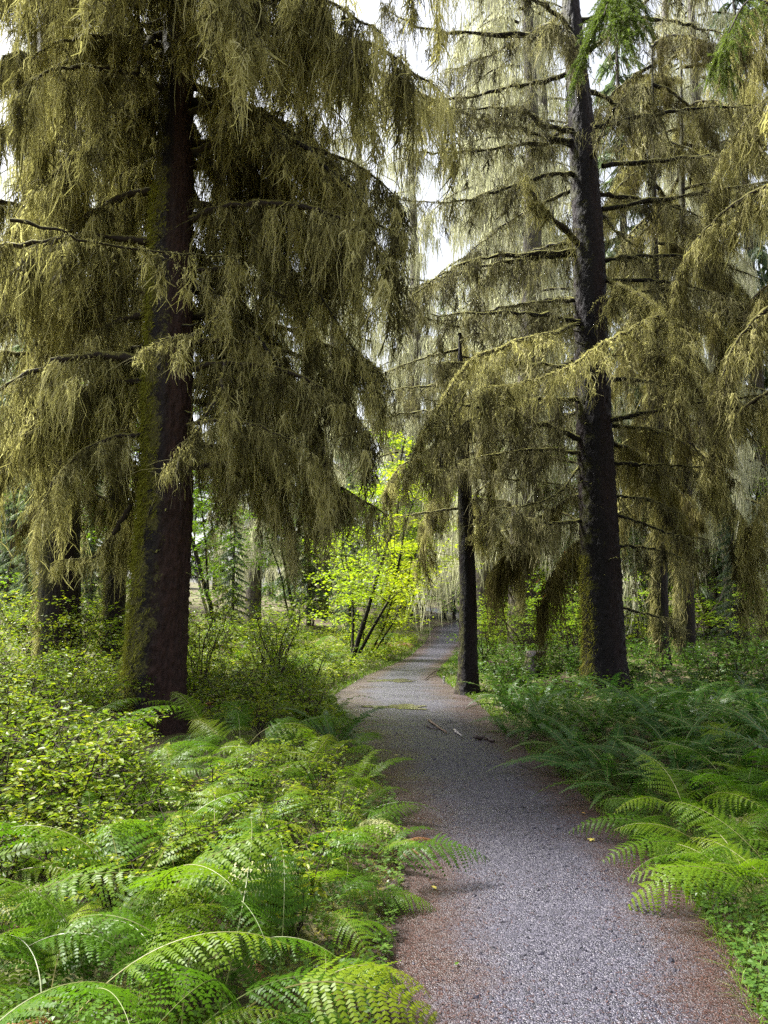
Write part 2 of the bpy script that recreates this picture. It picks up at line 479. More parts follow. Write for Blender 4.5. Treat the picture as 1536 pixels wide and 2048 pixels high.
link('needle_litter', mk_mesh('needle_litter', V, np.arange(NL * 3).reshape(-1, 3), M['litter'], False, {'tint': np.repeat(rng.random(NL), 3)}),
     kind='stuff', label='red brown fallen needles along both margins of the path', category='litter')

# puddles
def puddle(u, v, wpx, hpx, label):
    c = on_ground(u, v)
    rx = wpx / FPX * c[1] / 2
    y0, y1 = on_ground(u, v + hpx / 2)[1], on_ground(u, v - hpx / 2)[1]
    ry = (y1 - y0) / 2
    rg = np.random.default_rng(int(u + v))
    a = np.arange(40) / 40 * 6.283
    rr = 1 + .25 * np.sin(3 * a + rg.random() * 6) + .2 * np.sin(5 * a + rg.random() * 6) + .14 * np.sin(9 * a + rg.random() * 6) + .08 * np.sin(17 * a + rg.random() * 6)
    px_, py_ = rx * rr * np.cos(a), ry * rr * np.sin(a)
    V = np.vstack([[0, 0, 0], np.stack([px_, py_, 0 * a], -1)])
    F = np.array([(0, 1 + i, 1 + (i + 1) % 40) for i in range(40)])
    zc = pathZ(c[0], (y0 + y1) / 2) + .003
    link('puddle', mk_mesh('puddle', V, F, M['water'], False), loc=(c[0], (y0 + y1) / 2, zc), label=label, category='puddle')
puddle(795, 1416, 118, 9, 'long rain puddle reflecting yellow green, nearer of the two on the path')
puddle(788, 1363, 78, 6, 'thin rain puddle farthest up the path, where it narrows')

# ------------------------------------------------------------------ limbs and moss
def limb_geo(rng, pts, r0, r1=.006, blen=.7, bstep=.11, bdroop=.8, mlen=.32, beards=70, per=12, sleeve=140, mw=.0042, bstart=.12, sigma=.04, K=5, ropes=3.0):
    """a bough with branchlets; returns wood mesh data and moss mesh data"""
    P = resample(pts, 22)
    seg = np.linalg.norm(np.diff(P, axis=0), axis=1)
    Lt = seg.sum()
    P[1:-1] += rng.normal(0, .014, (20, 3)) * min(1, Lt / 2)
    t = np.linspace(0, 1, 22)
    rad = r0 * (1 - t) ** 1.0 + r1
    rad *= 1 + .22 * rng.normal(0, 1, 22) * (t > .05)
    rad = np.abs(rad)
    W1 = tubes(P[None], rad[None], 7)
    nb = max(3, int(Lt / bstep))
    bt = np.sort(rng.uniform(bstart, 1, nb))
    fx = bt * 21
    i0 = np.minimum(fx.astype(int), 20)
    B0 = P[i0] + (P[i0 + 1] - P[i0]) * (fx - i0)[:, None]
    T = P[i0 + 1] - P[i0]; T /= np.linalg.norm(T, axis=1, keepdims=True)
    hz = np.stack([-T[:, 1], T[:, 0], 0 * bt], -1); hz /= np.linalg.norm(hz, axis=1, keepdims=True) + 1e-6
    sg = np.where(np.arange(nb) % 2 == 0, 1, -1)[:, None]
    D = hz * sg * rng.uniform(.4, 1.0, (nb, 1)) + T * rng.uniform(.1, .8, (nb, 1)) + np.array((0, 0, -1)) * rng.uniform(.0, bdroop, (nb, 1))
    D /= np.linalg.norm(D, axis=1, keepdims=True)
    bl = blen * rng.uniform(.35, 1.15, nb) * (1.1 - .55 * bt)
    KB = 7
    s = np.linspace(0, 1, KB)
    BP = B0[:, None] + D[:, None] * (bl[:, None] * s)[..., None]
    BP[..., 2] -= bdroop * .55 * bl[:, None] * s ** 2
    BP[:, 1:] += rng.normal(0, .012, (nb, KB - 1, 3)) * bl[:, None, None] / .6
    W2 = tubes(BP, (.0065 * (1 - s * .75))[None] * rng.uniform(.7, 1.5, (nb, 1)), 3)
    # bare twiglets
    nt = nb * 4
    bi = rng.integers(0, nb, nt); ki = rng.integers(2, KB, nt)
    TD = rng.normal(0, 1, (nt, 3)); TD[:, 2] -= .6; TD /= np.linalg.norm(TD, axis=1, keepdims=True)
    tl = rng.uniform(.08, .5, nt)
    s4 = np.linspace(0, 1, 4)
    TP = BP[bi, ki][:, None] + TD[:, None] * (tl[:, None] * s4)[..., None]
    TP[..., 2] -= .35 * tl[:, None] * s4 ** 2
    W3 = tubes(TP, (.003 * (1 - s4 * .6))[None] * np.ones((nt, 1)), 3)
    wood = merge([W1, W2, W3])
    # beards of moss
    nbm = int(beards * Lt)
    pick = rng.random(nbm) < .3
    tl_ = rng.uniform(bstart * .5, 1, nbm) * 21
    ii = np.minimum(tl_.astype(int), 20)
    on_limb = P[ii] + (P[ii + 1] - P[ii]) * (tl_ - ii)[:, None]
    bb = rng.integers(0, nb, nbm); ss = rng.uniform(0.05, 1, nbm) * (KB - 1)
    ki = np.minimum(ss.astype(int), KB - 2)
    on_b = BP[bb, ki] + (BP[bb, ki + 1] - BP[bb, ki]) * (ss - ki)[:, None]
    C = np.where(pick[:, None], on_limb, on_b)
    pick0, bb0 = pick, bb
    bL = mlen * np.clip(rng.lognormal(0, .5, nbm), .15, 2.2)
    cnt = np.clip(rng.poisson(per, nbm), 2, None)
    rep = np.repeat(np.arange(nbm), cnt)
    offs = rng.normal(0, 1, (len(rep), 3)) * np.array((sigma, sigma, sigma * .35))
    rr = np.linalg.norm(offs[:, :2], axis=1) / sigma
    SL = bL[rep] * rng.uniform(.25, 1.05, len(rep)) * np.exp(-.22 * rr)
    SD = np.stack([rng.normal(0, .07, len(rep)) - offs[:, 0] * .7, rng.normal(0, .07, len(rep)) - offs[:, 1] * .7, -np.ones(len(rep))], -1)
    SD /= np.linalg.norm(SD, axis=1, keepdims=True)
    m1 = strands(rng, C[rep] + offs, SD, SL, mw * rng.lognormal(0, .45, len(rep)), K, 0, .2)
    btint = np.where(rng.random(nbm) < .2, np.clip(rng.normal(.13, .12, nbm), 0, 1), np.clip(rng.normal(.68, .2, nbm), 0, 1))
    cl = np.where(rng.random(nb) < .4, -.42, .16)
    btint = np.clip(btint + np.where(pick0, 0, cl[bb0]), 0, 1)
    t1 = np.repeat(np.clip(btint[rep] + rng.normal(0, .16, len(rep)), 0, 1), 2 * K)
    # sleeve of short moss round the bough and branchlets
    ns = int(sleeve * Lt)
    pick = rng.random(ns) < .5
    tl_ = rng.uniform(bstart * .4, 1, ns) * 21
    ii = np.minimum(tl_.astype(int), 20)
    on_limb = P[ii] + (P[ii + 1] - P[ii]) * (tl_ - ii)[:, None]
    bb = rng.integers(0, nb, ns); ss = rng.uniform(0, 1, ns) * (KB - 1)
    ki = np.minimum(ss.astype(int), KB - 2)
    on_b = BP[bb, ki] + (BP[bb, ki + 1] - BP[bb, ki]) * (ss - ki)[:, None]
    C = np.where(pick[:, None], on_limb, on_b)
    SD = rng.normal(0, 1, (ns, 3)); SD[:, 2] += .35
    SD /= np.linalg.norm(SD, axis=1, keepdims=True)
    C = C + SD * (rad[ii] * pick * .8)[:, None]
    m2 = strands(rng, C, SD, rng.uniform(.02, .06, ns), mw * 1.5 * np.ones(ns), 3, .6, .2)
    t2 = np.repeat(np.clip(rng.normal(.8, .15, ns), 0, 1), 6)
    # thick ragged ropes of moss, dark inside
    nr = max(1, int(ropes * Lt))
    bb = rng.integers(0, nb, nr); kk = rng.integers(1, KB, nr)
    C = BP[bb, kk]
    rl = rng.uniform(.25, 1.0, nr) * max(mlen, .35) * 1.5
    cnt = rng.integers(18, 46, nr)
    rep_ = np.repeat(np.arange(nr), cnt); n = len(rep_)
    dz = rng.random(n) ** 1.3 * .75
    P0 = C[rep_] + rng.normal(0, 1, (n, 3)) * np.array((.028, .028, .01)) * (1.1 - dz)[:, None]
    P0[:, 2] -= dz * rl[rep_]
    SD = rng.normal(0, .3, (n, 3)); SD[:, 2] = -1; SD /= np.linalg.norm(SD, axis=1, keepdims=True)
    m3 = strands(rng, P0, SD, rng.uniform(.08, .3, n), rng.uniform(.004, .011, n), 3, 0, .3)
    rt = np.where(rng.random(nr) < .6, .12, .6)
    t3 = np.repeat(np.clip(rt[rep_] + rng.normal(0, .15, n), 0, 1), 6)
    V, F = merge([m1, m2, m3])
    return wood, (V, F, np.concatenate([t1, t2, t3]))

def limb_objs(name_seed, wood, moss, wmat, mmat):
    wm = mk_mesh('limb', wood[0], wood[1], wmat, True)
    mm = mk_mesh('hanging_moss', moss[0], moss[1], mmat, False, {'tint': moss[2]})
    return wm, mm

def droop_pts(rng, L, e0, e1, n=7, sway=.12):
    p = np.zeros(3); out_ = [p.copy()]
    az = 0
    for i in range(n - 1):
        e = R(e0 + (e1 - e0) * (i / (n - 2)) ** .9)
        az += rng.normal(0, sway)
        p = p + np.array((math.cos(e) * math.cos(az), math.cos(e) * math.sin(az), math.sin(e))) * L / (n - 1)
        out_.append(p.copy())
    return out_

rng = np.random.default_rng(11)
PROTO = {'heavy': [], 'long': [], 'light': [], 'dark': []}
for k in range(5):
    g = limb_geo(rng, droop_pts(rng, rng.uniform(2.5, 3.2), rng.uniform(-5, 8), rng.uniform(-78, -55)), .045, blen=.75, mlen=.62, beards=50, per=14, sigma=.03, ropes=11)
    PROTO['heavy'].append(limb_objs(k, *g, M['limb'], M['moss']))
for k in range(4):
    g = limb_geo(rng, droop_pts(rng, rng.uniform(3.0, 3.6), rng.uniform(0, 14), rng.uniform(-50, -25)), .05, blen=.9, mlen=.7, beards=40, per=13, sigma=.03, ropes=10)
    PROTO['long'].append(limb_objs(k, *g, M['limb'], M['moss']))
for k in range(5):
    g = limb_geo(rng, droop_pts(rng, rng.uniform(2.2, 3.0), rng.uniform(-8, 14), rng.uniform(-30, 4)), .038, blen=.75, mlen=.42, beards=26, per=9, sleeve=220)
    PROTO['light'].append(limb_objs(k, *g, M['limbdark'], M['mossmid']))
for k in range(3):
    g = limb_geo(rng, droop_pts(rng, rng.uniform(2.0, 2.6), rng.uniform(-25, -5), rng.uniform(-70, -50)), .04, blen=.7, mlen=.45, beards=64, per=11, ropes=12)
    PROTO['dark'].append(limb_objs(k, *g, M['limbdark'], M['mossdark']))

def put_limb(tree, kind, k, loc, az, scale, tilt=0.0):
    wm, mm = PROTO[kind][k % len(PROTO[kind])]
    lo = link('limb', wm, tree, loc, (0, tilt, az), scale)
    link('hanging_moss', mm, lo, kind='stuff')
    return lo

def custom_limb(tree, seed, pts_world, r0, wmat='limbdark', mmat='moss', **kw):
    rg = np.random.default_rng(seed)
    o = np.array(tree.location)
    base = np.array(pts_world[0])
    wood, moss = limb_geo(rg, [np.array(p) - base for p in pts_world], r0, **kw)
    wm, mm = limb_objs(seed, wood, moss, M[wmat], M[mmat])
    lo = link('limb', wm, tree, tuple(base - o))
    link('hanging_moss', mm, lo, kind='stuff')
    return lo

# ------------------------------------------------------------------ trunks
def trunk_geo(axis_pts, radii, seed, nseg=44, ring=.07, flare=.55, rough=.03, side=(-1, -.3), flakes=.0):
    """tapering trunk along axis points (world, rel. to base); returns verts, quads, mossy, wet"""
    A = np.array(axis_pts); Rr = np.array(radii)
    L = np.concatenate([[0], np.cumsum(np.linalg.norm(np.diff(A, axis=0), axis=1))])
    nr = int(L[-1] / ring) + 2
    s = np.linspace(0, L[-1], nr)
    c = np.stack([np.interp(s, L, A[:, i]) for i in range(3)], -1)
    r = np.interp(s, L, Rr) * (1 + flare * np.exp(-s / .28))
    a = np.arange(nseg) / nseg * 2 * math.pi
    V = np.zeros((nr, nseg, 3)); ms = np.zeros((nr, nseg)); blk_ = np.zeros((nr, nseg))
    sx, sy = np.array(side) / np.linalg.norm(side)
    for i in range(nr):
        for j in range(nseg):
            ca, sa = math.cos(a[j]), math.sin(a[j])
            q = Vector((ca * 3.2 + seed, sa * 3.2, s[i] * 1.6))
            d = mnoise.noise(q) * .05 + mnoise.noise(q * 3.1) * rough + mnoise.noise(Vector((ca * 9 + seed, sa * 9, s[i] * 9))) * rough * .8
            if flakes:
                vd = mnoise.voronoi(Vector((ca * r[i] * 16 + seed, sa * r[i] * 16, s[i] * 9)))[0]
                d += flakes * (min(vd[1] - vd[0], .45) - .2)
            lobes = .14 * math.exp(-s[i] / .35) * math.sin(a[j] * 5 + seed)
            rr = r[i] * (1 + d + lobes)
            V[i, j] = (c[i, 0] + rr * ca, c[i, 1] + rr * sa, c[i, 2])
            facing = ca * sx + sa * sy
            ms[i, j] = .5 + .62 * (facing - .55) + .25 * mnoise.noise(q * .7)
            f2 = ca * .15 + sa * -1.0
            blk_[i, j] = max(0, min(1, 1.45 - 1.75 * abs(math.atan2(sa, ca) - (-math.pi / 2 - .42)) + .5 * mnoise.noise(q)))  # near-black band on the camera-facing side, a little left of centre
    ix = np.arange(nr * nseg).reshape(nr, nseg); n = np.roll(ix, -1, 1)
    Q = np.stack([ix[:-1], n[:-1], n[1:], ix[1:]], -1).reshape(-1, 4)
    return V.reshape(-1, 3), Q, ms.ravel(), blk_.ravel(), (c, r, s)

def trunk_from_px(pxs, Y, top_extra, base_z):
    pts, rad = [], []
    for u, v, hw in pxs:
        p = at(u, v, Y); pts.append(p); rad.append(hw * px_size(Y, v))
    d = (pts[0] - pts[1]) / (pts[0][2] - pts[1][2])
    if pts[0][2] > base_z - .1:
        b = pts[0] + d * (base_z - .15 - pts[0][2])
        pts.insert(0, b); rad.insert(0, rad[0] * 1.05)
    e = pts[-1] - pts[-2]; e = e / np.linalg.norm(e)
    pts.append(pts[-1] + e * top_extra); rad.append(max(.02, rad[-1] * .25))
    return pts, rad

def make_tree(name, label, pxs, Y, top_extra, mat, seed, group=None, side=(-1, -.3), ring=.07, nseg=44, moss_less=0.0):
    pts, rad = trunk_from_px(pxs, Y, top_extra, float(H(at(pxs[0][0], pxs[0][1], Y)[0], Y)))
    base = pts[0]
    tr = link(name, None, None, tuple(base), label=label, category='tree')
    if group: tr['group'] = group
    V, Q, ms, blk_, (c, r, s) = trunk_geo([p - base for p in pts], rad, seed, ring=ring, side=side, nseg=nseg, flakes=.2 if nseg > 40 else .14)
    ms = ms - moss_less
    link('trunk', mk_mesh('trunk', V, Q, mat, True, {'mossy': ms, 'wet': blk_}), tr)
    def axis(z):
        zz = z - base[2]
        return np.array([np.interp(zz, c[:, 2], c[:, 0]), np.interp(zz, c[:, 2], c[:, 1]), zz]), np.interp(zz, c[:, 2], r)
    return tr, axis, (V, ms)

def trunk_fuzz(tree, V, ms, n, seed, mat, zmax=7, thr=.62, ln=(.02, .07), down=.5):
    rg = np.random.default_rng(seed)
    ok = np.where((ms > thr) & (V[:, 2] < zmax) & (V[:, 2] > .1))[0]
    if len(ok) == 0: return
    i = rg.choice(ok, n, p=(ms[ok] ** 3 / (ms[ok] ** 3).sum()))
    P = V[i] + rg.normal(0, .02, (n, 3))
    ctr = np.stack([np.interp(V[i, 2], np.sort(V[::44, 2]), V[::44, 0][np.argsort(V[::44, 2])]) * 0, 0 * P[:, 0], P[:, 2]], -1)
    D = rg.normal(0, .5, (n, 3))
    D[:, 0] += -.8; D[:, 1] += -.35; D[:, 2] -= down
    D /= np.linalg.norm(D, axis=1, keepdims=True)
    S = strands(rg, P, D, rg.uniform(ln[0], ln[1], n), np.full(n, .006), 3, .5, .2)
    link('bark_moss', mk_mesh('bark_moss', S[0], S[1], mat, False, {'tint': np.repeat(rg.beta(2, 2, n), 6)}), tree, kind='stuff')

rngT = random.Random(5)
def stubs(tree, ax, n, z0, z1, seed, mat='limbdark'):
    rg = random.Random(seed)
    for k in range(n):
        z = rg.uniform(z0, z1); c, r = ax(z); az = rg.uniform(-math.pi, .2)
        L_ = rg.uniform(.12, .45)
        P = np.array([(r * .8 + L_ * t_, 0, -.12 * L_ * t_ + .02 * rg.uniform(-1, 1)) for t_ in np.linspace(0, 1, 6)])
        V, Q_ = tubes(P[None], (rg.uniform(.009, .02) * (1 - .55 * np.linspace(0, 1, 6)))[None], 6)
        link('branch_stub', mk_mesh('branch_stub', V, Q_, M[mat], True), tree, tuple(c), (0, rg.uniform(-.2, .3), az))
# --- left great spruce
LY = 9.4
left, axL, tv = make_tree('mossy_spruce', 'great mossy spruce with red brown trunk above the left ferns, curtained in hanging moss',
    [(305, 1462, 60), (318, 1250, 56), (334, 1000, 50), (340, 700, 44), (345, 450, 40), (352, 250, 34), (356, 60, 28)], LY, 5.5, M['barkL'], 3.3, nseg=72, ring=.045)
trunk_fuzz(left, tv[0], tv[1], 11000, 3, M['mossgreen'], thr=.42)
for k in range(66):
    z = 3.3 + 7.9 * (k / 65) + rngT.uniform(-.1, .1)
    c, r = axL(z)
    az = k * 2.399 + rngT.uniform(-.3, .3)
    toward = -math.sin(az)                 # 1 = straight to the camera
    if z < 8.0 and toward > .55:
        az = math.pi - az if rngT.random() < .5 else az + math.pi
        toward = -math.sin(az)
        if toward > .3: az = rngT.choice((.15, math.pi - .15)) + rngT.uniform(-.3, .5)
    kind = 'heavy' if rngT.random() < .6 else 'long'
    sc = rngT.uniform(.8, 1.1) * (1.0 if z < 8.5 else .95)
    if z < 4.4: sc *= .75
    put_limb(left, kind, k, (c[0] + .8 * r * math.cos(az), c[1] + .8 * r * math.sin(az), c[2]), az, sc, rngT.uniform(-.12, .12))
for k, (z, az, sc) in enumerate([(9.2, 2.9, 1.15), (9.8, 3.5, 1.2), (10.4, 2.5, 1.15), (10.9, 3.9, 1.1), (11.3, 3.1, 1.2), (11.6, 4.4, 1.0),
                                (8.2, .1, 1.15), (8.8, -.25, 1.2), (9.5, .3, 1.2), (10.2, -.1, 1.2), (10.8, -.5, 1.15), (11.4, .15, 1.2)]):
    c, r = axL(z)
    put_limb(left, 'long' if k % 3 else 'heavy', k, (c[0] + .7 * r * math.cos(az), c[1] + .7 * r * math.sin(az), c[2]), az, sc, .02)
stubs(left, axL, 12, 1.4, 6.5, 1)
# named boughs of the left tree seen in the photo
custom_limb(left, 201, [at(385, 200, LY), at(440, 215, LY - .3), at(520, 245, LY - .5), at(600, 290, LY - .7), at(700, 370, LY - .9), at(760, 450, LY - 1), at(805, 468, LY - 1.1)], .04, blen=.9, mlen=.36, beards=70, per=11)
custom_limb(left, 202, [at(380, 300, LY), at(430, 340, LY), at(470, 420, LY), at(560, 520, LY - .2), at(640, 590, LY - .3), at(700, 690, LY - .4), at(760, 740, LY - .5)], .04, blen=.8, mlen=.38, beards=80, per=11)
custom_limb(left, 203, [at(385, 560, LY), at(480, 640, LY), at(580, 760, LY - .2), at(640, 880, LY - .3), at(665, 1000, LY - .4)], .035, blen=.7, mlen=.42, beards=95, per=12, mmat='moss')
custom_limb(left, 204, [at(300, 80, LY - .2), at(285, 110, LY - .5), at(250, 190, LY - .8), at(225, 260, LY - 1)], .05, 'limb', blen=.5, mlen=.25, beards=40)
custom_limb(left, 205, [at(310, 205, LY - .1), at(260, 235, LY - .5), at(220, 265, LY - .8), at(150, 330, LY - 1.2)], .035, 'limb', blen=.6, mlen=.3, beards=60)
custom_limb(left, 206, [at(262, 1010, LY), at(215, 1085, LY + .1), at(180, 1115, LY), at(115, 1122, LY - .2)], .03, 'limb', blen=.3, mlen=.22, beards=60, bstep=.2)
# twig crossing in front of the trunk
custom_limb(left, 207, [at(20, 440, 7.0), at(110, 460, 7.2), at(220, 492, 7.6), at(330, 505, 8.0), at(420, 512, 8.2), at(470, 512, 8.3)], .014, 'limb', blen=.35, mlen=.13, beards=26, per=6, bstep=.2, sleeve=120)
custom_limb(left, 208, [at(465, 560, 8.6), at(440, 620, 8.4), at(390, 665, 8.2), at(330, 680, 8.1), at(290, 700, 8.1)], .012, 'limb', blen=.4, mlen=.17, beards=60, per=9, bstep=.14, sleeve=260)
custom_limb(left, 209, [at(450, 720, 8.5), at(440, 780, 8.3), at(400, 850, 8.1), at(360, 910, 8.0), at(320, 955, 7.9)], .010, 'limb', blen=.35, mlen=.16, beards=45, per=9, bstep=.15, sleeve=120)

# --- right great spruce
RY = 12.9
right, axR, tv = make_tree('mossy_spruce', 'tall dark spruce right of the path with bare level limbs draped in thin moss',
    [(1211, 1405, 42), (1206, 1250, 40), (1200, 1100, 38), (1190, 900, 35), (1181, 650, 32), (1178, 500, 30), (1163, 250, 25), (1148, 80, 19)], RY, 5.0, M['barkR'], 8.1, moss_less=.28, nseg=64, ring=.05)
trunk_fuzz(right, tv[0], tv[1], 1600, 4, M['mossgreen'], zmax=2.4, thr=.36)
stubs(right, axR, 14, 1.2, 6.5, 2)
RB = [
    ([(1150, 78, 0), (1050, 72, -.3), (940, 66, -.6), (850, 58, -.9), (770, 18, -1.1)], .055, {}),
    ([(1150, 262, 0), (1085, 248, -.5), (1040, 216, -.9), (1000, 216, -1.2), (885, 222, -1.6)], .05, {}),
    ([(1160, 290, 0), (1065, 286, -.2), (960, 300, -.4), (870, 305, -.5), (795, 298, -.6)], .04, {}),
    ([(1160, 350, 0), (1100, 352, -.3), (980, 385, -.6), (920, 402, -.7), (805, 400, -.9)], .04, {}),
    ([(1160, 490, 0), (1100, 430, -.8), (1068, 395, -1.1), (1052, 350, -1.2)], .055, dict(blen=.3, bstep=.2, beards=40)),
    ([(1160, 502, 0), (1050, 510, -.1), (950, 520, -.3), (890, 545, -.5), (820, 592, -.8)], .045, {}),
    ([(1150, 600, 0), (1080, 604, -.1), (1000, 616, -.2)], .035, dict(beards=45)),
    ([(1165, 645, 0), (1100, 664, -1.3), (1000, 695, -2.0), (930, 730, -2.4), (895, 790, -2.6), (850, 860, -2.8), (835, 930, -2.9)], .035, dict(beards=75, per=9, mlen=.22, blen=.8, sleeve=420)),
    ([(1215, 560, 0), (1270, 585, -1.2), (1325, 625, -2.0), (1350, 700, -2.5), (1365, 800, -2.8)], .035, dict(beards=70, per=10, mlen=.3, sleeve=700)),
    ([(1325, 628, -2.0), (1270, 655, -2.4), (1200, 690, -2.8), (1130, 738, -3.1), (1040, 768, -3.3), (980, 772, -3.4)], .02, dict(beards=75, per=9, mlen=.22, sleeve=520)),
    ([(1205, 332, 0), (1330, 320, .2), (1450, 312, .3), (1560, 318, .3)], .045, {}),
    ([(1205, 418, 0), (1360, 392, -.2), (1500, 370, -.5), (1600, 360, -.7)], .045, {}),
    ([(1208, 522, 0), (1290, 512, -.3), (1400, 516, -.6), (1520, 560, -.8)], .04, {}),
    ([(1210, 560, 0), (1330, 565, -.5), (1440, 590, -1.0), (1540, 640, -1.3)], .04, dict(beards=60)),
    ([(1220, 850, 0), (1310, 862, .2), (1390, 900, .3), (1460, 960, .3)], .04, dict(mmat='mossdark', beards=55)),
    ([(1225, 925, 0), (1330, 930, .1), (1420, 936, .1)], .035, dict(beards=30)),
    ([(1228, 990, 0), (1300, 1000, .2), (1370, 1030, .3)], .03, dict(beards=40)),
    ([(1230, 1030, 0), (1290, 1048, -.1), (1350, 1070, -.2), (1420, 1080, -.3)], .03, dict(beards=35)),
    ([(1235, 1090, 0), (1320, 1100, .2), (1400, 1130, .3)], .028, dict(beards=30)),
    ([(1240, 1215, 0), (1310, 1232, .1), (1360, 1240, .1)], .02, dict(beards=20)),
    ([(1165, 1042, 0), (1090, 1046, -.5), (1035, 1030, -.8)], .035, dict(beards=70, mlen=.4, per=11)),
    ([(1160, 930, 0), (1120, 985, -.3), (1060, 1008, -.5), (985, 1016, -.7)], .018, dict(beards=25)),
    ([(1165, 905, 0), (1090, 900, -.3), (1010, 905, -.6), (900, 925, -.8)], .03, dict(beards=60, mlen=.34)),
    ([(1165, 800, 0), (1060, 800, -.6), (960, 830, -1.0), (860, 900, -1.4)], .035, dict(beards=65, mlen=.3)),
    ([(1175, 985, .1), (1090, 1030, .8), (1030, 1090, 1.1), (985, 1150, 1.3)], .04, dict(beards=110, per=13, mlen=.5, mmat='mossdark')),
    ([(1180, 1060, .1), (1130, 1110, .6), (1100, 1180, .9), (1075, 1240, 1.0)], .035, dict(beards=110, per=13, mlen=.42, mmat='mossdark')),
    ([(1215, 880, .2), (1290, 920, 1.2), (1340, 1000, 1.6), (1370, 1090, 1.8)], .04, dict(beards=110, per=13, mlen=.5, mmat='mossdark')),
]
for i, (pp, r0, kw) in enumerate(RB):
    k2 = dict(mmat='moss' if i in (4, 7, 8, 9) else 'mossmid', blen=.75, mlen=.27, beards=42, per=9, sleeve=150, bdroop=.6); k2.update(kw); k2['mlen'] *= 1.5; k2['beards'] *= .85; k2['sleeve'] *= 2
    custom_limb(right, 300 + i, [at(u, v, RY + d) for u, v, d in pp], r0, 'limbdark' if i not in (4, 7, 8, 9) else 'limb', **k2)
for k in range(34):
    z = 4.2 + 8.6 * (k / 33) + rngT.uniform(-.1, .1)
    c, r = axR(z)
    az = k * 2.399 + 1.0
    if -math.sin(az) > .6 and z < 9: az += math.pi
    put_limb(right, 'light', k, (c[0] + .8 * r * math.cos(az), c[1] + .8 * r * math.sin(az), c[2]), az, rngT.uniform(.9, 1.25), rngT.uniform(-.15, .1))

# --- slim trunk at the path
CY = 14.4
mid, axM, tv = make_tree('mossy_spruce', 'slim nearly black spruce trunk standing at the path edge in the middle',
    [(936, 1382, 20), (936, 1200, 17), (932, 1050, 15), (925, 850, 11), (922, 760, 8)], CY, .9, M['barkR'], 5.7, nseg=28, moss_less=.25)
for k in range(26):
    z = 3.3 + 3.7 * (k / 25)
    c, r = axM(z)
    az = k * 2.399 + .4
    put_limb(mid, 'light' if k % 3 else 'heavy', k + 2, (c[0] + .6 * r * math.cos(az), c[1] + .6 * r * math.sin(az), c[2]), az, rngT.uniform(.55, .8), rngT.uniform(-.05, .25))
custom_limb(mid, 401, [at(945, 1085, CY), at(970, 1040, CY - .5), at(985, 970, CY - .8), at(990, 900, CY - .9)], .03, 'limb', blen=.4, mlen=.3, beards=60, sleeve=300)

# --- more mossy trees close by: (trunk pixels, depth, limbs, kind, label)
NEAR = [
    ('mossy_spruce', 'shadowed moss-clad trunk high in the upper left corner behind hanging moss', [(120, 1290, 40), (118, 900, 38), (114, 400, 36), (110, 60, 34)], 13.0, 34, 'heavy', 3.6, 'barkR', 12.1),
    ('mossy_spruce', 'thin trunk smothered in moss just left of the great red brown trunk', [(228, 1260, 20), (236, 1100, 19), (240, 900, 17), (242, 500, 13)], 13.5, 14, 'dark', 4.2, 'barkR', 15.5),
    ('mossy_spruce', 'mossy spruce at the right edge, its trunk just outside the picture', [(1690, 1400, 52), (1680, 1000, 48), (1665, 500, 42), (1655, 100, 36)], 10.5, 30, 'heavy', 3.4, 'barkR', 18.2),
    ('mossy_spruce', 'thin dark trunk behind the tall right spruce, nearer to it', [(1322, 1335, 17), (1318, 1100, 15), (1312, 700, 11), (1308, 400, 5)], 17.0, 24, 'dark', 4.0, 'barkR', 21.2),
    ('mossy_spruce', 'thin dark trunk behind the tall right spruce, farther from it', [(1372, 1345, 20), (1368, 1100, 17), (1366, 700, 12), (1364, 400, 6)], 18.5, 28, 'heavy', 4.5, 'barkR', 25.2),
]
for name, label, pxs, Yd, nl, kind, z0, bk, seed in NEAR:
    tr, ax, tv = make_tree(name, label, pxs, Yd, 4.0, M[bk], seed, nseg=28, ring=.12)
    trunk_fuzz(tr, tv[0], tv[1], 2500, int(seed), M['moss'], zmax=10, thr=.45, ln=(.06, .25), down=1.5)
    for k in range(nl):
        z = z0 + (10.6 if Yd < 16 else 11.5) * (k / (nl - 1))
        c, r = ax(z)
        az = k * 2.399 + seed
        put_limb(tr, kind, k + 1, (c[0] + .7 * r * math.cos(az), c[1] + .7 * r * math.sin(az), c[2]), az, rngT.uniform(.75, 1.05), rngT.uniform(-.1, .15))
    if 'right edge' in label: edge_tree = tr

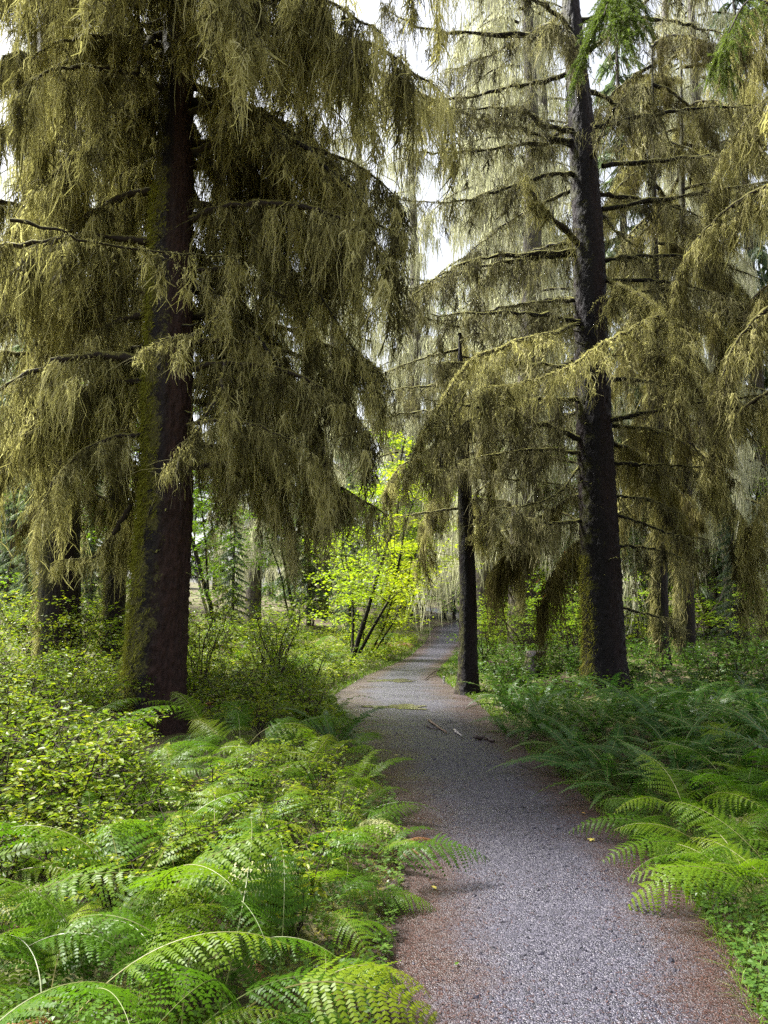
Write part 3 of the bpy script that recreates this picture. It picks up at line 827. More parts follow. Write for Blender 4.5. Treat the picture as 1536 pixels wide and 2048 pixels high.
# --- green needled boughs of the edge tree, top right
def needle_bough(tree, seed, pts, nb=26, blen=.45, nlen=.024, dens=260):
    rg = np.random.default_rng(seed)
    P = resample(pts, 20)
    o = np.array(tree.location); base = P[0].copy()
    P = P - base
    t = np.linspace(0, 1, 20)
    parts = [tubes(P[None], (.016 * (1 - t) + .003)[None], 6)]
    bt = np.sort(rg.uniform(.5, 1, nb)); ii = np.minimum((bt * 19).astype(int), 18)
    T = P[ii + 1] - P[ii]; T /= np.linalg.norm(T, axis=1, keepdims=True)
    hz = np.stack([-T[:, 1], T[:, 0], 0 * bt], -1); hz /= np.linalg.norm(hz, axis=1, keepdims=True)
    D = hz * np.where(np.arange(nb) % 2, 1, -1)[:, None] * .8 + T * .7; D[:, 2] -= .55
    D /= np.linalg.norm(D, axis=1, keepdims=True)
    L = blen * rg.uniform(.5, 1.1, nb)
    s = np.linspace(0, 1, 8)
    BP = P[ii][:, None] + D[:, None] * (L[:, None] * s)[..., None]
    BP[..., 2] -= .45 * L[:, None] * s ** 2
    # twigs
    nt = nb * 7
    bi = rg.integers(0, nb, nt); ki = rg.integers(1, 7, nt)
    TT = BP[bi, ki + 1] - BP[bi, ki]; TT /= np.linalg.norm(TT, axis=1, keepdims=True)
    TD = TT * .8 + rg.normal(0, .5, (nt, 3)); TD[:, 2] -= .4; TD /= np.linalg.norm(TD, axis=1, keepdims=True)
    tl = rg.uniform(.06, .17, nt)
    s8 = np.linspace(0, 1, 8)
    TP = BP[bi, ki][:, None] + TD[:, None] * (tl[:, None] * s8)[..., None]
    TP[..., 2] -= .3 * tl[:, None] * s8 ** 2
    parts.append(tubes(BP, (.004 * (1 - .7 * s))[None] * np.ones((nb, 1)), 3))
    parts.append(tubes(TP, np.full((nt, 8), .0014), 3))
    V, F = merge(parts)
    lo = link('limb', mk_mesh('limb', V, F, M['stem'], True), tree, tuple(base - o))
    allp = np.concatenate([BP, TP]); lens = np.concatenate([L, tl])
    cnt = (lens * dens * 2.2).astype(int)
    w = np.repeat(np.arange(len(allp)), cnt); n = len(w)
    u = rg.random(n) * 7; k = np.minimum(u.astype(int), 6)
    C = allp[w, k] + (allp[w, k + 1] - allp[w, k]) * (u - k)[:, None]
    AX = allp[w, k + 1] - allp[w, k]; AX /= np.linalg.norm(AX, axis=1, keepdims=True) + 1e-9
    ND = rg.normal(0, 1, (n, 3)); ND -= AX * (ND * AX).sum(1, keepdims=True); ND /= np.linalg.norm(ND, axis=1, keepdims=True)
    ND = ND * .8 + AX * .7; ND /= np.linalg.norm(ND, axis=1, keepdims=True)
    sd_ = np.cross(ND, rg.normal(0, 1, (n, 3))); sd_ /= np.linalg.norm(sd_, axis=1, keepdims=True); sd_ *= .0024
    V = np.stack([C - sd_, C + sd_, C + ND * (nlen * rg.uniform(.7, 1.2, n))[:, None]], 1).reshape(-1, 3)
    link('needles', mk_mesh('needles', V, np.arange(3 * n).reshape(-1, 3), M['needle'], False, {'tint': np.repeat(rg.random(n), 3)}), lo, kind='stuff')
needle_bough(edge_tree, 501, [at(1655, 40, 10.2), at(1480, -120, 8.5), at(1340, -110, 7.0), at(1255, -70, 6.0), at(1222, -10, 5.6), at(1208, 30, 5.5)], 70, .55)
needle_bough(edge_tree, 502, [at(1655, 80, 10.2), at(1560, 20, 9.0), at(1500, 0, 8.0), at(1460, 60, 7.6), at(1445, 100, 7.6)], 44, .42)

# ------------------------------------------------------------------ far trees
def far_mossy(rng, h=26, rmax=3.2, nl=52, mosslen=.9, bw=.013):
    """trunk, limbs and curtains of a distant mossy conifer"""
    tz = np.linspace(0, h, 24)
    ax_ = np.stack([.25 * np.sin(tz * .2 + rng.random() * 6), .25 * np.cos(tz * .17), tz], -1)
    TV, TQ = tubes(ax_[None], (.34 * (1 - tz / h) ** .8 + .02)[None], 12)
    limbs, A, D, L = [], [], [], []
    for k in range(nl):
        z = 3.2 + (h - 4.2) * (k / nl); az = k * 2.399 + rng.normal(0, .3)
        ln = rmax * (1 - .75 * z / h) * rng.uniform(.7, 1.2)
        s = np.linspace(0, 1, 8)
        e = np.array((math.cos(az), math.sin(az), 0))
        p = np.array((0, 0, z)) + e * (ln * s)[:, None]
        p[:, 2] += ln * (.12 * s - .75 * s ** 2) * rng.uniform(.5, 1.2)
        limbs.append(p)
        m = int(95 * ln / 2.5)
        u = rng.uniform(.08, 1, m)
        q = np.stack([np.interp(u, s, p[:, i]) for i in range(3)], -1)
        lat = rng.normal(0, .28, m) * (1.1 - u)
        q += np.array((-math.sin(az), math.cos(az), 0)) * lat[:, None]
        q[:, 2] -= np.abs(lat) * .5
        A.append(q); L.append(mosslen * np.clip(rng.lognormal(-.1, .5, m), .2, 2))
    A = np.concatenate(A); L = np.concatenate(L)
    D = np.stack([rng.normal(0, .1, len(A)), rng.normal(0, .1, len(A)), -np.ones(len(A))], -1)
    LV, LQ = tubes(np.array(limbs), np.array([(.045 * (1 - s) + .008) for _ in limbs]), 4)
    rep = np.repeat(np.arange(len(A)), 3)
    A2 = A[rep] + rng.normal(0, .07, (len(rep), 3))
    MV, MF = strands(rng, A2, D[rep], L[rep] * rng.uniform(.5, 1.1, len(rep)), np.full(len(rep), bw), 4, 0, .2)
    tint = np.repeat(np.clip(np.repeat(rng.normal(.5, .2, len(A)), 3) + rng.normal(0, .15, len(rep)), 0, 1), 8)
    z0 = np.zeros(len(TV))
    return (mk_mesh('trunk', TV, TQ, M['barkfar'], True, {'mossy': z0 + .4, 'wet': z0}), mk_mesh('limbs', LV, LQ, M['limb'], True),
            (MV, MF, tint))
def far_conifer(rng, h=28, rmax=3.4, nl=80):
    tz = np.linspace(0, h, 16)
    ax_ = np.stack([0 * tz, 0 * tz, tz], -1)
    TV, TQ = tubes(ax_[None], (.32 * (1 - tz / h) + .02)[None], 10)
    A, D, L = [], [], []
    limbs = []
    for k in range(nl):
        z = 2.0 + (h - 2.3) * (k / nl); az = k * 2.399 + rng.normal(0, .3)
        ln = rmax * (1 - z / h) ** .8 * rng.uniform(.7, 1.15) + .25
        s = np.linspace(0, 1, 6)
        e = np.array((math.cos(az), math.sin(az), 0)); f = np.array((-math.sin(az), math.cos(az), 0))
        p = np.array((0, 0, z)) + e * (ln * s)[:, None]; p[:, 2] -= ln * .42 * s ** 1.3
        limbs.append(p)
        m = int(70 * ln / 2.5) + 8
        u = rng.uniform(.1, 1, m)
        q = np.stack([np.interp(u, s, p[:, i]) for i in range(3)], -1)
        sg = rng.choice((-1, 1), m)
        A.append(q)
        d = f * (sg * rng.uniform(.3, 1, m))[:, None] + e * rng.uniform(.3, .9, (m, 1)); d[:, 2] -= rng.uniform(.3, 1.0, m)
        D.append(d / np.linalg.norm(d, axis=1, keepdims=True)); L.append(rng.uniform(.35, .95, m) * (1.15 - .6 * u))
    A, D, L = np.concatenate(A), np.concatenate(D), np.concatenate(L)
    LV, LQ = tubes(np.array(limbs), np.array([(.03 * (1 - s) + .006) for _ in limbs]), 3)
    rep = np.repeat(np.arange(len(A)), 2)
    MV, MF = strands(rng, A[rep] + rng.normal(0, .05, (len(rep), 3)), D[rep], L[rep], np.full(len(rep), .04), 4, .35, .1)
    z0 = np.zeros(len(TV))
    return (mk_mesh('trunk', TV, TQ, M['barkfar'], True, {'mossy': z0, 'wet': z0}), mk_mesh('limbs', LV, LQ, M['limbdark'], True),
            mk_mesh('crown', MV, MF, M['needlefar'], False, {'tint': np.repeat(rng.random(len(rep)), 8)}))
rng = np.random.default_rng(21)
FM = []
for k in range(3):
    a_, b_, c_ = far_mossy(rng, 25, 3.3, 48)
    FM.append((a_, b_, mk_mesh('hanging_moss', *c_[:2], M['mosshazed'], False, {'tint': c_[2]})))
FC = [far_conifer(rng) for _ in range(3)]

def plant_far(kind, k, u, Yd, scale, label, group=None):
    x = (u - 768) / FPX * Yd / CP
    z = float(H(x, Yd)) - .1
    tr = link('mossy_conifer' if kind == 'm' else 'green_conifer', None, None, (x, Yd, z), (0, 0, k * 1.9), scale, label=label, category='tree')
    if group: tr['group'] = group
    a_, b_, c_ = (FM if kind == 'm' else FC)[k % 3]
    link('trunk', a_, tr); link('limbs', b_, tr, kind='stuff')
    link('hanging_moss' if kind == 'm' else 'crown', c_, tr, kind='stuff')
FAR = [
    ('m', 655, 40, 1.05, 'pale mossy conifer glowing behind the right curtain of the great spruce'),
    ('m', 520, 34, 1.0, 'pale mossy conifer straight behind the great red brown trunk, to its right'),
    ('m', 180, 40, 1.2, 'pale mossy conifer behind the thin moss-smothered trunk'),
    ('m', 20, 34, 1.2, 'pale mossy conifer at the far left edge of the picture'),
    ('m', 985, 29, 1.35, 'lacy pale conifer veiling the sky right of the slim trunk'),
    ('m', 822, 46, 1.5, 'lacy pale conifer veiling the sky above the path'),
    ('m', 1110, 33, 1.45, 'lacy pale conifer left behind the tall right spruce'),
    ('m', 700, 52, 1.7, 'tall faint conifer in the gap right of the great spruce'),
    ('m', 1060, 24, 1.25, 'pale mossy conifer between the slim trunk and the tall right spruce'),
    ('m', 1450, 23, 1.0, 'pale mossy conifer behind the two thin dark trunks'),
    ('m', 790, 48, 1.0, 'pale mossy conifer closing the gap above the maple'),
    ('m', 850, 56, 1.05, 'palest mossy conifer above the far end of the path'),
    ('m', 990, 33, .95, 'pale mossy conifer behind the slim trunk, to its right'),
    ('m', 985, 39, 1.4, 'tall pale conifer rising farther back right of the slim trunk'),
    ('c', 1270, 30, 1.0, 'dark green conifer right behind the tall right spruce'),
    ('m', 1400, 34, 1.5, 'pale mossy conifer in the upper right behind hanging moss'),
    ('c', 1530, 28, 1.0, 'green conifer at the far right edge of the picture'),
    ('c', 30, 22, .35, 'small green conifer among the shrubs at the left edge'),
    ('c', 640, 44, 1.0, 'green conifer farther back behind the pale glowing moss'),
    ('c', 700, 26, .22, 'young dark green spruce left of the yellow maple'),
    ('c', 905, 46, .35, 'young grey green spruce where the path turns out of sight'),
]
for i, (k_, u_, Y_, s_, lb) in enumerate(FAR):
    plant_far(k_, i, u_, Y_, s_, lb)
rr_ = random.Random(9)
for u_, Y_, s_, lb in [(60, 19, .2, 'young spruce above the left thicket by the left picture edge'), (190, 21, .18, 'young spruce above the left thicket, left of the great trunk'),
        (470, 30, .24, 'middling spruce far back right of the great trunk'),
        (620, 36, .35, 'middling spruce far back behind the maple'), (790, 60, .4, 'middling spruce beyond the end of the path'), (1030, 40, .3, 'middling spruce far back right of the slim trunk'),
        (1130, 26, .2, 'young spruce just left of the tall right spruce'), (1265, 24, .2, 'young spruce just right of the tall right spruce'), (1460, 22, .22, 'young spruce towards the right edge'), (-10, 26, .3, 'middling spruce cut by the left picture edge')]:
    plant_far('c', int(u_) % 3, u_, Y_, s_, lb)
for i in range(34):
    u_ = -260 + i * 62 + rr_.uniform(-25, 25)
    Y_ = rr_.uniform(56, 92)
    if abs((u_ - 768) / FPX * Y_ - float(pathL(Y_) + 1)) < 2.5: continue
    plant_far('c' if i % 3 else 'm', i, u_, Y_, rr_.uniform(.85, 1.15), 'distant pale conifer in the wall of forest closing the view', 'distant forest trees')

# ------------------------------------------------------------------ ferns
def frond_lady(rng, L=.95, npn=20, npl=13, wid=.21, e0=68, e1=-38, stipe=.28, kite=3):
    """twice-divided frond: rachis, side leaflets, toothed lobes"""
    n = 40
    s = np.linspace(0, 1, n)
    el = np.radians(e0 + (e1 - e0) * s ** 1.15)
    bend = rng.normal(0, .25)
    az = bend * s
    d = np.stack([np.cos(el) * np.cos(az), np.cos(el) * np.sin(az), np.sin(el)], -1)
    P = np.cumsum(d, 0) * L / n
    TV, TQ = tubes(P[None], (.0042 * (1 - s * .85))[None], 4)
    V, F, tn = [], [], []
    c = 0
    for i in range(npn):
        f = (i + .5) / npn
        sp_ = stipe + (1 - stipe) * f
        fx = sp_ * (n - 1); j = min(int(fx), n - 2)
        p = P[j] + (P[j + 1] - P[j]) * (fx - j)
        T = d[j]
        S = np.cross((0, 0, 1.), T); S /= np.linalg.norm(S) + 1e-9
        U = np.cross(T, S)
        prof = (min(1, .55 + f * 3.2) * (1 - f) ** .78 + .03)
        for sg in (-1, 1):
            Lp = wid * prof * rng.uniform(.88, 1.08)
            dr = rng.uniform(.2, .8)
            nl = max(3, int(npl * (.35 + .65 * prof)))
            fwd = rng.uniform(.28, .5)
            for q in range(nl + 1):
                g = (q + .4) / (nl + .6)
                base = p + (S * sg + T * fwd * (1 + .4 * g)) * Lp * g * .93 - U * dr * Lp * g * g
                ax_ = S * sg + T * fwd - U * dr * 2 * g
                ax_ = ax_ / np.linalg.norm(ax_)
                lat = T - ax_ * T.dot(ax_); lat /= np.linalg.norm(lat)
                ll = L * (1 - stipe) / npn * .46 * min(1, prof * 1.8) * (1 - g) ** .5 * rng.uniform(.85, 1.12) + .003
                w = Lp * .93 / nl * .42
                if q == nl:
                    tip = base + ax_ * Lp / nl
                    V += [base + lat * w * .6, base - lat * w * .6, tip]; F.append((c, c + 1, c + 2)); c += 3; tn += [f] * 3
                    continue
                for s2 in (-1, 1):
                    dd = lat * s2 + ax_ * .38; dd /= np.linalg.norm(dd)
                    tw = U * rng.normal(.0, .16) - U * .12
                    e = base + (dd + tw) * ll
                    m_ = base + (dd + tw) * ll * .55
                    V += [base - ax_ * w, base + ax_ * w, m_ + ax_ * w * .9, e, m_ - ax_ * w * .9]
                    F += [(c, c + 1, c + 2), (c, c + 2, c + 4), (c + 4, c + 2, c + 3)]
                    c += 5; tn += [.3 + .5 * f] * 5
    V = np.array(V); F = np.array(F)
    AV = np.vstack([TV, V])
    return AV, [TQ, F + len(TV)], np.concatenate([np.zeros(len(TQ)), np.ones(len(F))]), np.concatenate([np.full(len(TV), .5), np.array(tn)])

def frond_sword(rng, L=.9, npn=34, wid=.07, e0=62, e1=-28, stipe=.14, curl=.0):
    n = 40
    s = np.linspace(0, 1, n)
    el = np.radians(e0 + (e1 - e0) * s ** 1.1)
    az = rng.normal(0, .25) * s
    d = np.stack([np.cos(el) * np.cos(az), np.cos(el) * np.sin(az), np.sin(el)], -1)
    P = np.cumsum(d, 0) * L / n
    TV, TQ = tubes(P[None], (.004 * (1 - s * .85))[None], 4)
    V, F, tn, c = [], [], [], 0
    for i in range(npn):
        f = (i + .5) / npn
        fx = (stipe + (1 - stipe) * f) * (n - 1); j = min(int(fx), n - 2)
        p = P[j] + (P[j + 1] - P[j]) * (fx - j)
        T = d[j]
        S = np.cross((0, 0, 1.), T); S /= np.linalg.norm(S) + 1e-9
        U = np.cross(T, S)
        prof = min(1, .6 + f * 2.2) * (1 - f ** 2.2) + .06
        for sg in (-1, 1):
            Lp = wid * prof * rng.uniform(.9, 1.08)
            ax_ = S * sg + T * rng.uniform(.25, .45) + U * rng.normal(.05, .14); ax_ /= np.linalg.norm(ax_)
            lat = T - ax_ * T.dot(ax_); lat /= np.linalg.norm(lat)
            w = L * (1 - stipe) / npn * .40
            m_ = p + ax_ * Lp * .3; m2 = p + ax_ * Lp * .7 - U * Lp * (.06 + curl); tip = p + ax_ * Lp * 1.0 - U * Lp * (.16 + curl * 2.5)
            V += [p - lat * w * .5, p + lat * w * .6, m_ + lat * w * 1.05, m2 + lat * w * .7, tip, m2 - lat * w * .6, m_ - lat * w * .9]
            F += [(c, c + 1, c + 2), (c, c + 2, c + 6), (c + 6, c + 2, c + 3), (c + 6, c + 3, c + 5), (c + 5, c + 3, c + 4)]
            c += 7; tn += [rng.uniform(.2, .8)] * 7
    V = np.array(V); F = np.array(F)
    return np.vstack([TV, V]), [TQ, F + len(TV)], np.concatenate([np.zeros(len(TQ)), np.ones(len(F))]), np.concatenate([np.full(len(TV), .5), np.array(tn)])

rng = np.random.default_rng(31)
def frond_mesh(fn, mat, **kw):
    V, F, mi, tn = fn(rng, **kw)
    return mk_mesh('frond', V, F, [M['stipe'], M[mat]], False, {'tint': tn}, mi)
FR = {'lady': [frond_mesh(frond_lady, 'fern', L=rng.uniform(.9, 1.25), e0=rng.uniform(48, 80), e1=rng.uniform(-70, -15), wid=rng.uniform(.22, .31), npn=int(rng.integers(15, 20)), npl=15, stipe=rng.uniform(.25, .38)) for _ in range(9)],
      'sword': [frond_mesh(frond_sword, 'sword', L=rng.uniform(.8, 1.0), e0=rng.uniform(50, 72), e1=rng.uniform(-45, -10)) for _ in range(5)],
      'swordlight': [frond_mesh(frond_sword, 'fern', L=rng.uniform(.7, .95), e0=rng.uniform(45, 78), e1=rng.uniform(-30, 20), wid=.08) for _ in range(4)],
      'dead': [frond_mesh(frond_sword, 'deadfern', L=rng.uniform(.7, .9), e0=rng.uniform(20, 50), e1=rng.uniform(-70, -45), curl=.25) for _ in range(3)],
      'pale': [frond_mesh(frond_lady, 'palefern', L=rng.uniform(.8, .95), e0=rng.uniform(55, 70), e1=rng.uniform(-60, -35), npn=15, npl=8) for _ in range(3)]}
rf = random.Random(77)
def fern(kind, x, y, n, scale, label, group=None, az0=None, arc=6.283, tilt=(-.2, .35), z=None):
    zz = float(H(x, y)) - .02 if z is None else z
    nm = {'lady': 'lady_fern', 'sword': 'sword_fern', 'swordlight': 'sword_fern', 'dead': 'withered_fern', 'pale': 'fading_fern'}[kind]
    e = link(nm, None, None, (x, y, zz), label=label, category='fern')
    if group: e['group'] = group
    a0 = rf.random() * 6.28 if az0 is None else az0 - arc / 2
    for i in range(n):
        az = a0 + arc * (i + rf.uniform(.15, .85)) / n
        link('frond', rf.choice(FR[kind if rf.random() > .07 or kind != 'lady' else rf.choice(('pale', 'dead', 'swordlight'))]), e, (.03 * math.cos(az), .03 * math.sin(az), 0), (rf.uniform(-.45, .45), rf.uniform(*tilt), az), scale * rf.uniform(.6, 1.15))
    return e

ROWS = ('front row', 'second row', 'third row', 'fourth row', 'fifth row', 'rear row')
def spot(x, y, y0, y1):
    """where a plant stands, told by landmarks"""
    u = 768 + x / y * FPX
    f = math.log(y / y0) / math.log(y1 / y0)
    row = ROWS[max(0, min(5, int(f * 6)))]
    cols = ((90, 'by the left picture edge'), (230, 'left of the great trunk'), (390, 'in line with the great trunk'), (520, 'just right of the great trunk'),
            (640, 'midway from great trunk to path'), (760, 'close to the path'), (860, 'near the path centre'), (960, 'beside the slim trunk'), (1060, 'just right of the slim trunk'),
            (1160, 'left of the tall right spruce'), (1260, 'in line with the tall right spruce'), (1380, 'just right of the tall right spruce'), (1480, 'towards the right edge'), (9999, 'by the right picture edge'))
    return row + ', ' + next(c for lim, c in cols if u < lim)
taken = []
def free(x, y, d):
    for (a, b, c) in taken:
        if (a - x) ** 2 + (b - y) ** 2 < (min(c, d)) ** 2: return False
    return True
def scatter(n, u0, u1, y0, y1, sp, cond=lambda x, y: True, seed=0, power=1.0, margin=.15, tries=60):
    rg = random.Random(seed); res = []
    for _ in range(n * tries):
        if len(res) >= n: break
        y = y0 * (y1 / y0) ** (rg.random() ** power)
        x = (rg.uniform(u0, u1) - 768) / FPX * y
        if float(off_path(x, y)) < margin or not cond(x, y): continue
        d = sp * (.55 + .09 * y)
        if not free(x, y, d) or any((a - x) ** 2 + (b - y) ** 2 < c * c for a, b, c in feet): continue
        taken.append((x, y, d)); res.append((x, y))
    return res
# keep the trunk feet clear
for tr_, rr2 in ((left, .45), (right, .45), (mid, .3)):
    taken.append((tr_.location.x, tr_.location.y, rr2))

# keep the view to the trunk feet open
feet = [(left.location.x * f, left.location.y * f, .75 * f) for f in (.9, .8)] + [(right.location.x * f, right.location.y * f, .8) for f in (.93,)]
# prominent ferns
def gfern(kind, u, v, n, sc, label, **kw):
    p = on_ground(u, v, .1)
    taken.append((p[0], p[1], .35))
    return fern(kind, p[0], p[1], n, sc, label, **kw)
fern('lady', -1.25, 2.2, 9, .95, 'bright lady fern filling the bottom left corner, nearest to the camera', az0=2.6, arc=6.0)
fern('lady', -1.75, 2.9, 7, .9, 'large lady fern at the left edge above the corner fern')
fern('lady', -.75, 2.75, 7, .66, 'lady fern whose frond tips reach the bottom edge left of the path', az0=0, arc=4.5)
fern('lady', -.9, 3.7, 8, .8, 'lady fern leaning over the left path edge with long drooping tips', az0=-.2, arc=4.0)
fern('lady', -1.55, 4.2, 8, .85, 'lady fern with broad fronds in the middle of the left fern bank')
fern('lady', -2.2, 3.9, 7, .9, 'lady fern beside the left picture edge, second row')
gfern('swordlight', 625, 1540, 10, 1.0, 'yellow green sword fern standing upright at the left bend of the path', az0=None)
gfern('sword', 668, 1490, 12, 1.05, 'dark arching sword fern spilling onto the left bend of the path')
gfern('swordlight', 745, 1690, 5, .6, 'small yellowing sword fern stretching two fronds over the gravel', az0=.1, arc=1.6, tilt=(.1, .5))
gfern('dead', 775, 1668, 3, .55, 'withered red brown fern lying at the left path edge', az0=-.3, arc=1.4)
gfern('sword', 1195, 1540, 11, 1.1, 'dark sword fern arching out over the right path edge')
gfern('sword', 1275, 1590, 7, .95, 'dark sword fern with one frond hanging down to the gravel, right side', az0=3.6, arc=2.6)
gfern('lady', 1450, 1700, 9, .72, 'bright lady fern in the middle of the right bank')
gfern('lady', 1545, 1680, 8, .72, 'bright lady fern cut by the right picture edge')
gfern('lady', 1500, 1560, 7, .72, 'bright lady fern behind the middle one on the right bank')
gfern('sword', 1225, 1440, 8, .9, 'sword fern at the foot of the tall right spruce')
gfern('sword', 1440, 1465, 8, .95, 'dark blue green sword fern in the shade at the right')
gfern('dead', 785, 1300, 11, 1.3, 'withered rust red fern hanging down the bank left of the path')
gfern('dead', 735, 1302, 9, 1.1, 'withered brown fern on the bank beside the rust red one')
gfern('pale', 640, 1300, 9, 1.2, 'pale fading fern on the sunlit left bank below the maple')
gfern('pale', 560, 1310, 9, 1.2, 'whitish fading fern in the sunlit gap right of the great trunk')
gfern('sword', 640, 1350, 9, 1.0, 'blue green sword fern left of the path before the bank')
gfern('sword', 900, 1345, 7, .6, 'small sword fern at the foot of the slim trunk on the path side')
gfern('dead', 862, 1362, 5, .5, 'small heap of withered fern at the path edge before the slim trunk', az0=3.0, arc=2)
gfern('sword', 1015, 1452, 5, .5, 'small sword fern with one pale frond at the right verge', az0=3.1, arc=3)

for (x, y) in scatter(76, -40, 750, 2.6, 9.4, .33, lambda x, y: x < pathL(y) - .3, 1):
    fern('lady', x, y, rf.randint(4, 7), rf.uniform(.5, .95), 'green lady fern of the left bank, ' + spot(x, y, 2.6, 9), 'lady ferns of the left bank')
for (x, y) in scatter(18, 300, 760, 5.0, 11.0, .5, lambda x, y: x < pathL(y) - .3, 2):
    fern('sword' if rf.random() < .5 else 'swordlight', x, y, rf.randint(7, 10), rf.uniform(.7, .9), 'narrow sword fern left of the path, ' + spot(x, y, 5, 11), 'sword ferns left of the path')
for (x, y) in scatter(84, 980, 1600, 4.0, 12.6, .25, lambda x, y: x > pathR(y) + .28, 3):
    kd = 'lady' if (y < 6 and x / y > .36) else 'sword'
    fern(kd, x, y, rf.randint(8, 11), rf.uniform(.85, 1.2) * (.75 if kd == 'lady' else 1), 'arching fern of the right bank, ' + spot(x, y, 4, 12), 'ferns of the right bank')
for (x, y) in scatter(34, 950, 1600, 10, 22, .6, lambda x, y: x > pathR(y) + .5, 4):
    fern('sword', x, y, rf.randint(7, 9), rf.uniform(.8, 1.1), 'dark shaded sword fern, ' + spot(x, y, 10, 22), 'sword ferns under the right trunks')
for (x, y) in scatter(50, 380, 800, 11, 30, .35, lambda x, y: x < pathL(y) - .7, 5):
    fern(rf.choice(('lady', 'pale', 'sword', 'dead', 'lady')), x, y, rf.randint(6, 8), rf.uniform(.85, 1.15), 'fern of the far left slope, ' + spot(x, y, 11, 30), 'ferns of the far left slope')

# ------------------------------------------------------------------ shrubs
def leaf_pts(kind):
    if kind == 'low':
        return np.array([(0, 0, 0), (.45, .3, .06), (1, 0, -.05), (.45, -.3, .06)]), np.array([(0, 1, 2), (0, 2, 3)])
    if kind == 'oval':
        return np.array([(0, 0, 0), (.35, .28, .06), (.75, .2, .03), (1, 0, -.06), (.75, -.2, .03), (.35, -.28, .06), (.5, 0, -.02)]), np.array([(0, 1, 6), (1, 2, 6), (2, 3, 6), (3, 4, 6), (4, 5, 6), (5, 0, 6)])
    if kind == 'maple':
        a = np.radians([-150, -115, -75, -48, -22, 0, 22, 48, 75, 115, 150])
        r = np.array([.35, .55, .3, .75, .4, 1, .4, .75, .3, .55, .35])
        pts = np.stack([.35 + .65 * r * np.cos(a), .65 * r * np.sin(a), -.1 * r], -1)
        return np.vstack([[(.3, 0, .02)], pts]), np.array([(0, i, i + 1) for i in range(1, 11)])
def shrub_mesh(rng, h, spread, nstem, nleaf, lsize, kind='oval', flat=.5, layers=False):
    s = np.linspace(0, 1, 9)
    stems = []
    for k in range(nstem):
        az = k * 2.399 + rng.normal(0, .4)
        ln = h * rng.uniform(.65, 1.05)
        lean = spread * rng.uniform(.25, 1) / h
        p = np.stack([math.cos(az) * lean * ln * s ** 1.3, math.sin(az) * lean * ln * s ** 1.3, ln * s * (1 - .12 * s)], -1)
        p[1:] += np.cumsum(rng.normal(0, .02, (8, 3)), 0) * h
        stems.append(p)
    st = np.array(stems)
    nb = nstem * 6
    bi = rng.integers(0, nstem, nb); ki = rng.integers(3, 9, nb)
    d = rng.normal(0, 1, (nb, 3)); d[:, 2] = np.abs(d[:, 2]) * .35; d /= np.linalg.norm(d, axis=1, keepdims=True)
    bl = h * rng.uniform(.15, .42, nb)
    s5 = np.linspace(0, 1, 9)
    br = st[bi, ki][:, None] + d[:, None] * (bl[:, None] * s5)[..., None]
    br[..., 2] -= .15 * bl[:, None] * s5 ** 2
    W = merge([tubes(st, (.011 * h ** .5 * (1 - .75 * s))[None] * np.ones((nstem, 1)), 5), tubes(br, (.0035 * (1 - .6 * s5))[None] * np.ones((nb, 1)), 3)])
    allp = np.concatenate([st, br])
    lp, lf = leaf_pts(kind)
    wi = rng.integers(0, len(allp), nleaf)
    wi = np.where(rng.random(nleaf) < .75, rng.integers(nstem, len(allp), nleaf), wi)
    kk = rng.integers(3, 9, nleaf)
    P = allp[wi, kk] + rng.normal(0, .03 * h, (nleaf, 3)) * np.array((1, 1, .5))
    a = rng.random(nleaf) * 6.283
    X_ = np.stack([np.cos(a), np.sin(a), rng.normal(-.15, flat * .6, nleaf)], -1); X_ /= np.linalg.norm(X_, axis=1, keepdims=True)
    up = np.stack([rng.normal(0, flat, nleaf), rng.normal(0, flat, nleaf), np.ones(nleaf)], -1)
    Y_ = np.cross(up, X_); Y_ /= np.linalg.norm(Y_, axis=1, keepdims=True)
    Z_ = np.cross(X_, Y_)
    sz = lsize * rng.uniform(.55, 1.3, nleaf)
    V = P[:, None] + sz[:, None, None] * (lp[None, :, 0:1] * X_[:, None] + lp[None, :, 1:2] * Y_[:, None] + lp[None, :, 2:3] * Z_[:, None])
    F = (lf[None] + (np.arange(nleaf) * len(lp))[:, None, None]).reshape(-1, 3)
    return W, V.reshape(-1, 3), F, np.repeat(rng.random(nleaf), len(lp))
rng = np.random.default_rng(41)
SH = {}
def add_shrub(key, n, mat, **kw):
    SH[key] = []
    for _ in range(n):
        W, V, F, tn = shrub_mesh(rng, **kw)
        SH[key].append((mk_mesh('stems', W[0], W[1], M['stem'], True), mk_mesh('foliage', V, F, M[mat], False, {'tint': tn})))
add_shrub('small', 5, 'shrub', h=.75, spread=.45, nstem=7, nleaf=420, lsize=.045)
add_shrub('tall', 4, 'shrub', h=1.5, spread=.8, nstem=8, nleaf=700, lsize=.06)
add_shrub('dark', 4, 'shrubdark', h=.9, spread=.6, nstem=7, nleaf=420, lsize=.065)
add_shrub('bright', 4, 'lime', h=1.9, spread=1.0, nstem=7, nleaf=800, lsize=.085, kind='maple', flat=.35)
rsb = random.Random(3)
def shrub(key, x, y, sc, label, group=None):
    e = link('leafy_shrub', None, None, (x, y, float(H(x, y)) - .03), (0, 0, rsb.random() * 6.28), (sc, sc, sc * rsb.uniform(.85, 1.15)), label=label, category='shrub')
    if group: e['group'] = group
    a_, b_ = rsb.choice(SH[key])
    link('stems', a_, e); link('foliage', b_, e, kind='stuff')
for (x, y) in scatter(70, -60, 262, 4.6, 11, .22, lambda x, y: True, 11, tries=90):
    shrub('small', x, y, rsb.uniform(.8, 1.2), 'small-leaved shrub of the left thicket, ' + spot(x, y, 4.5, 11), 'shrubs left of the great trunk')
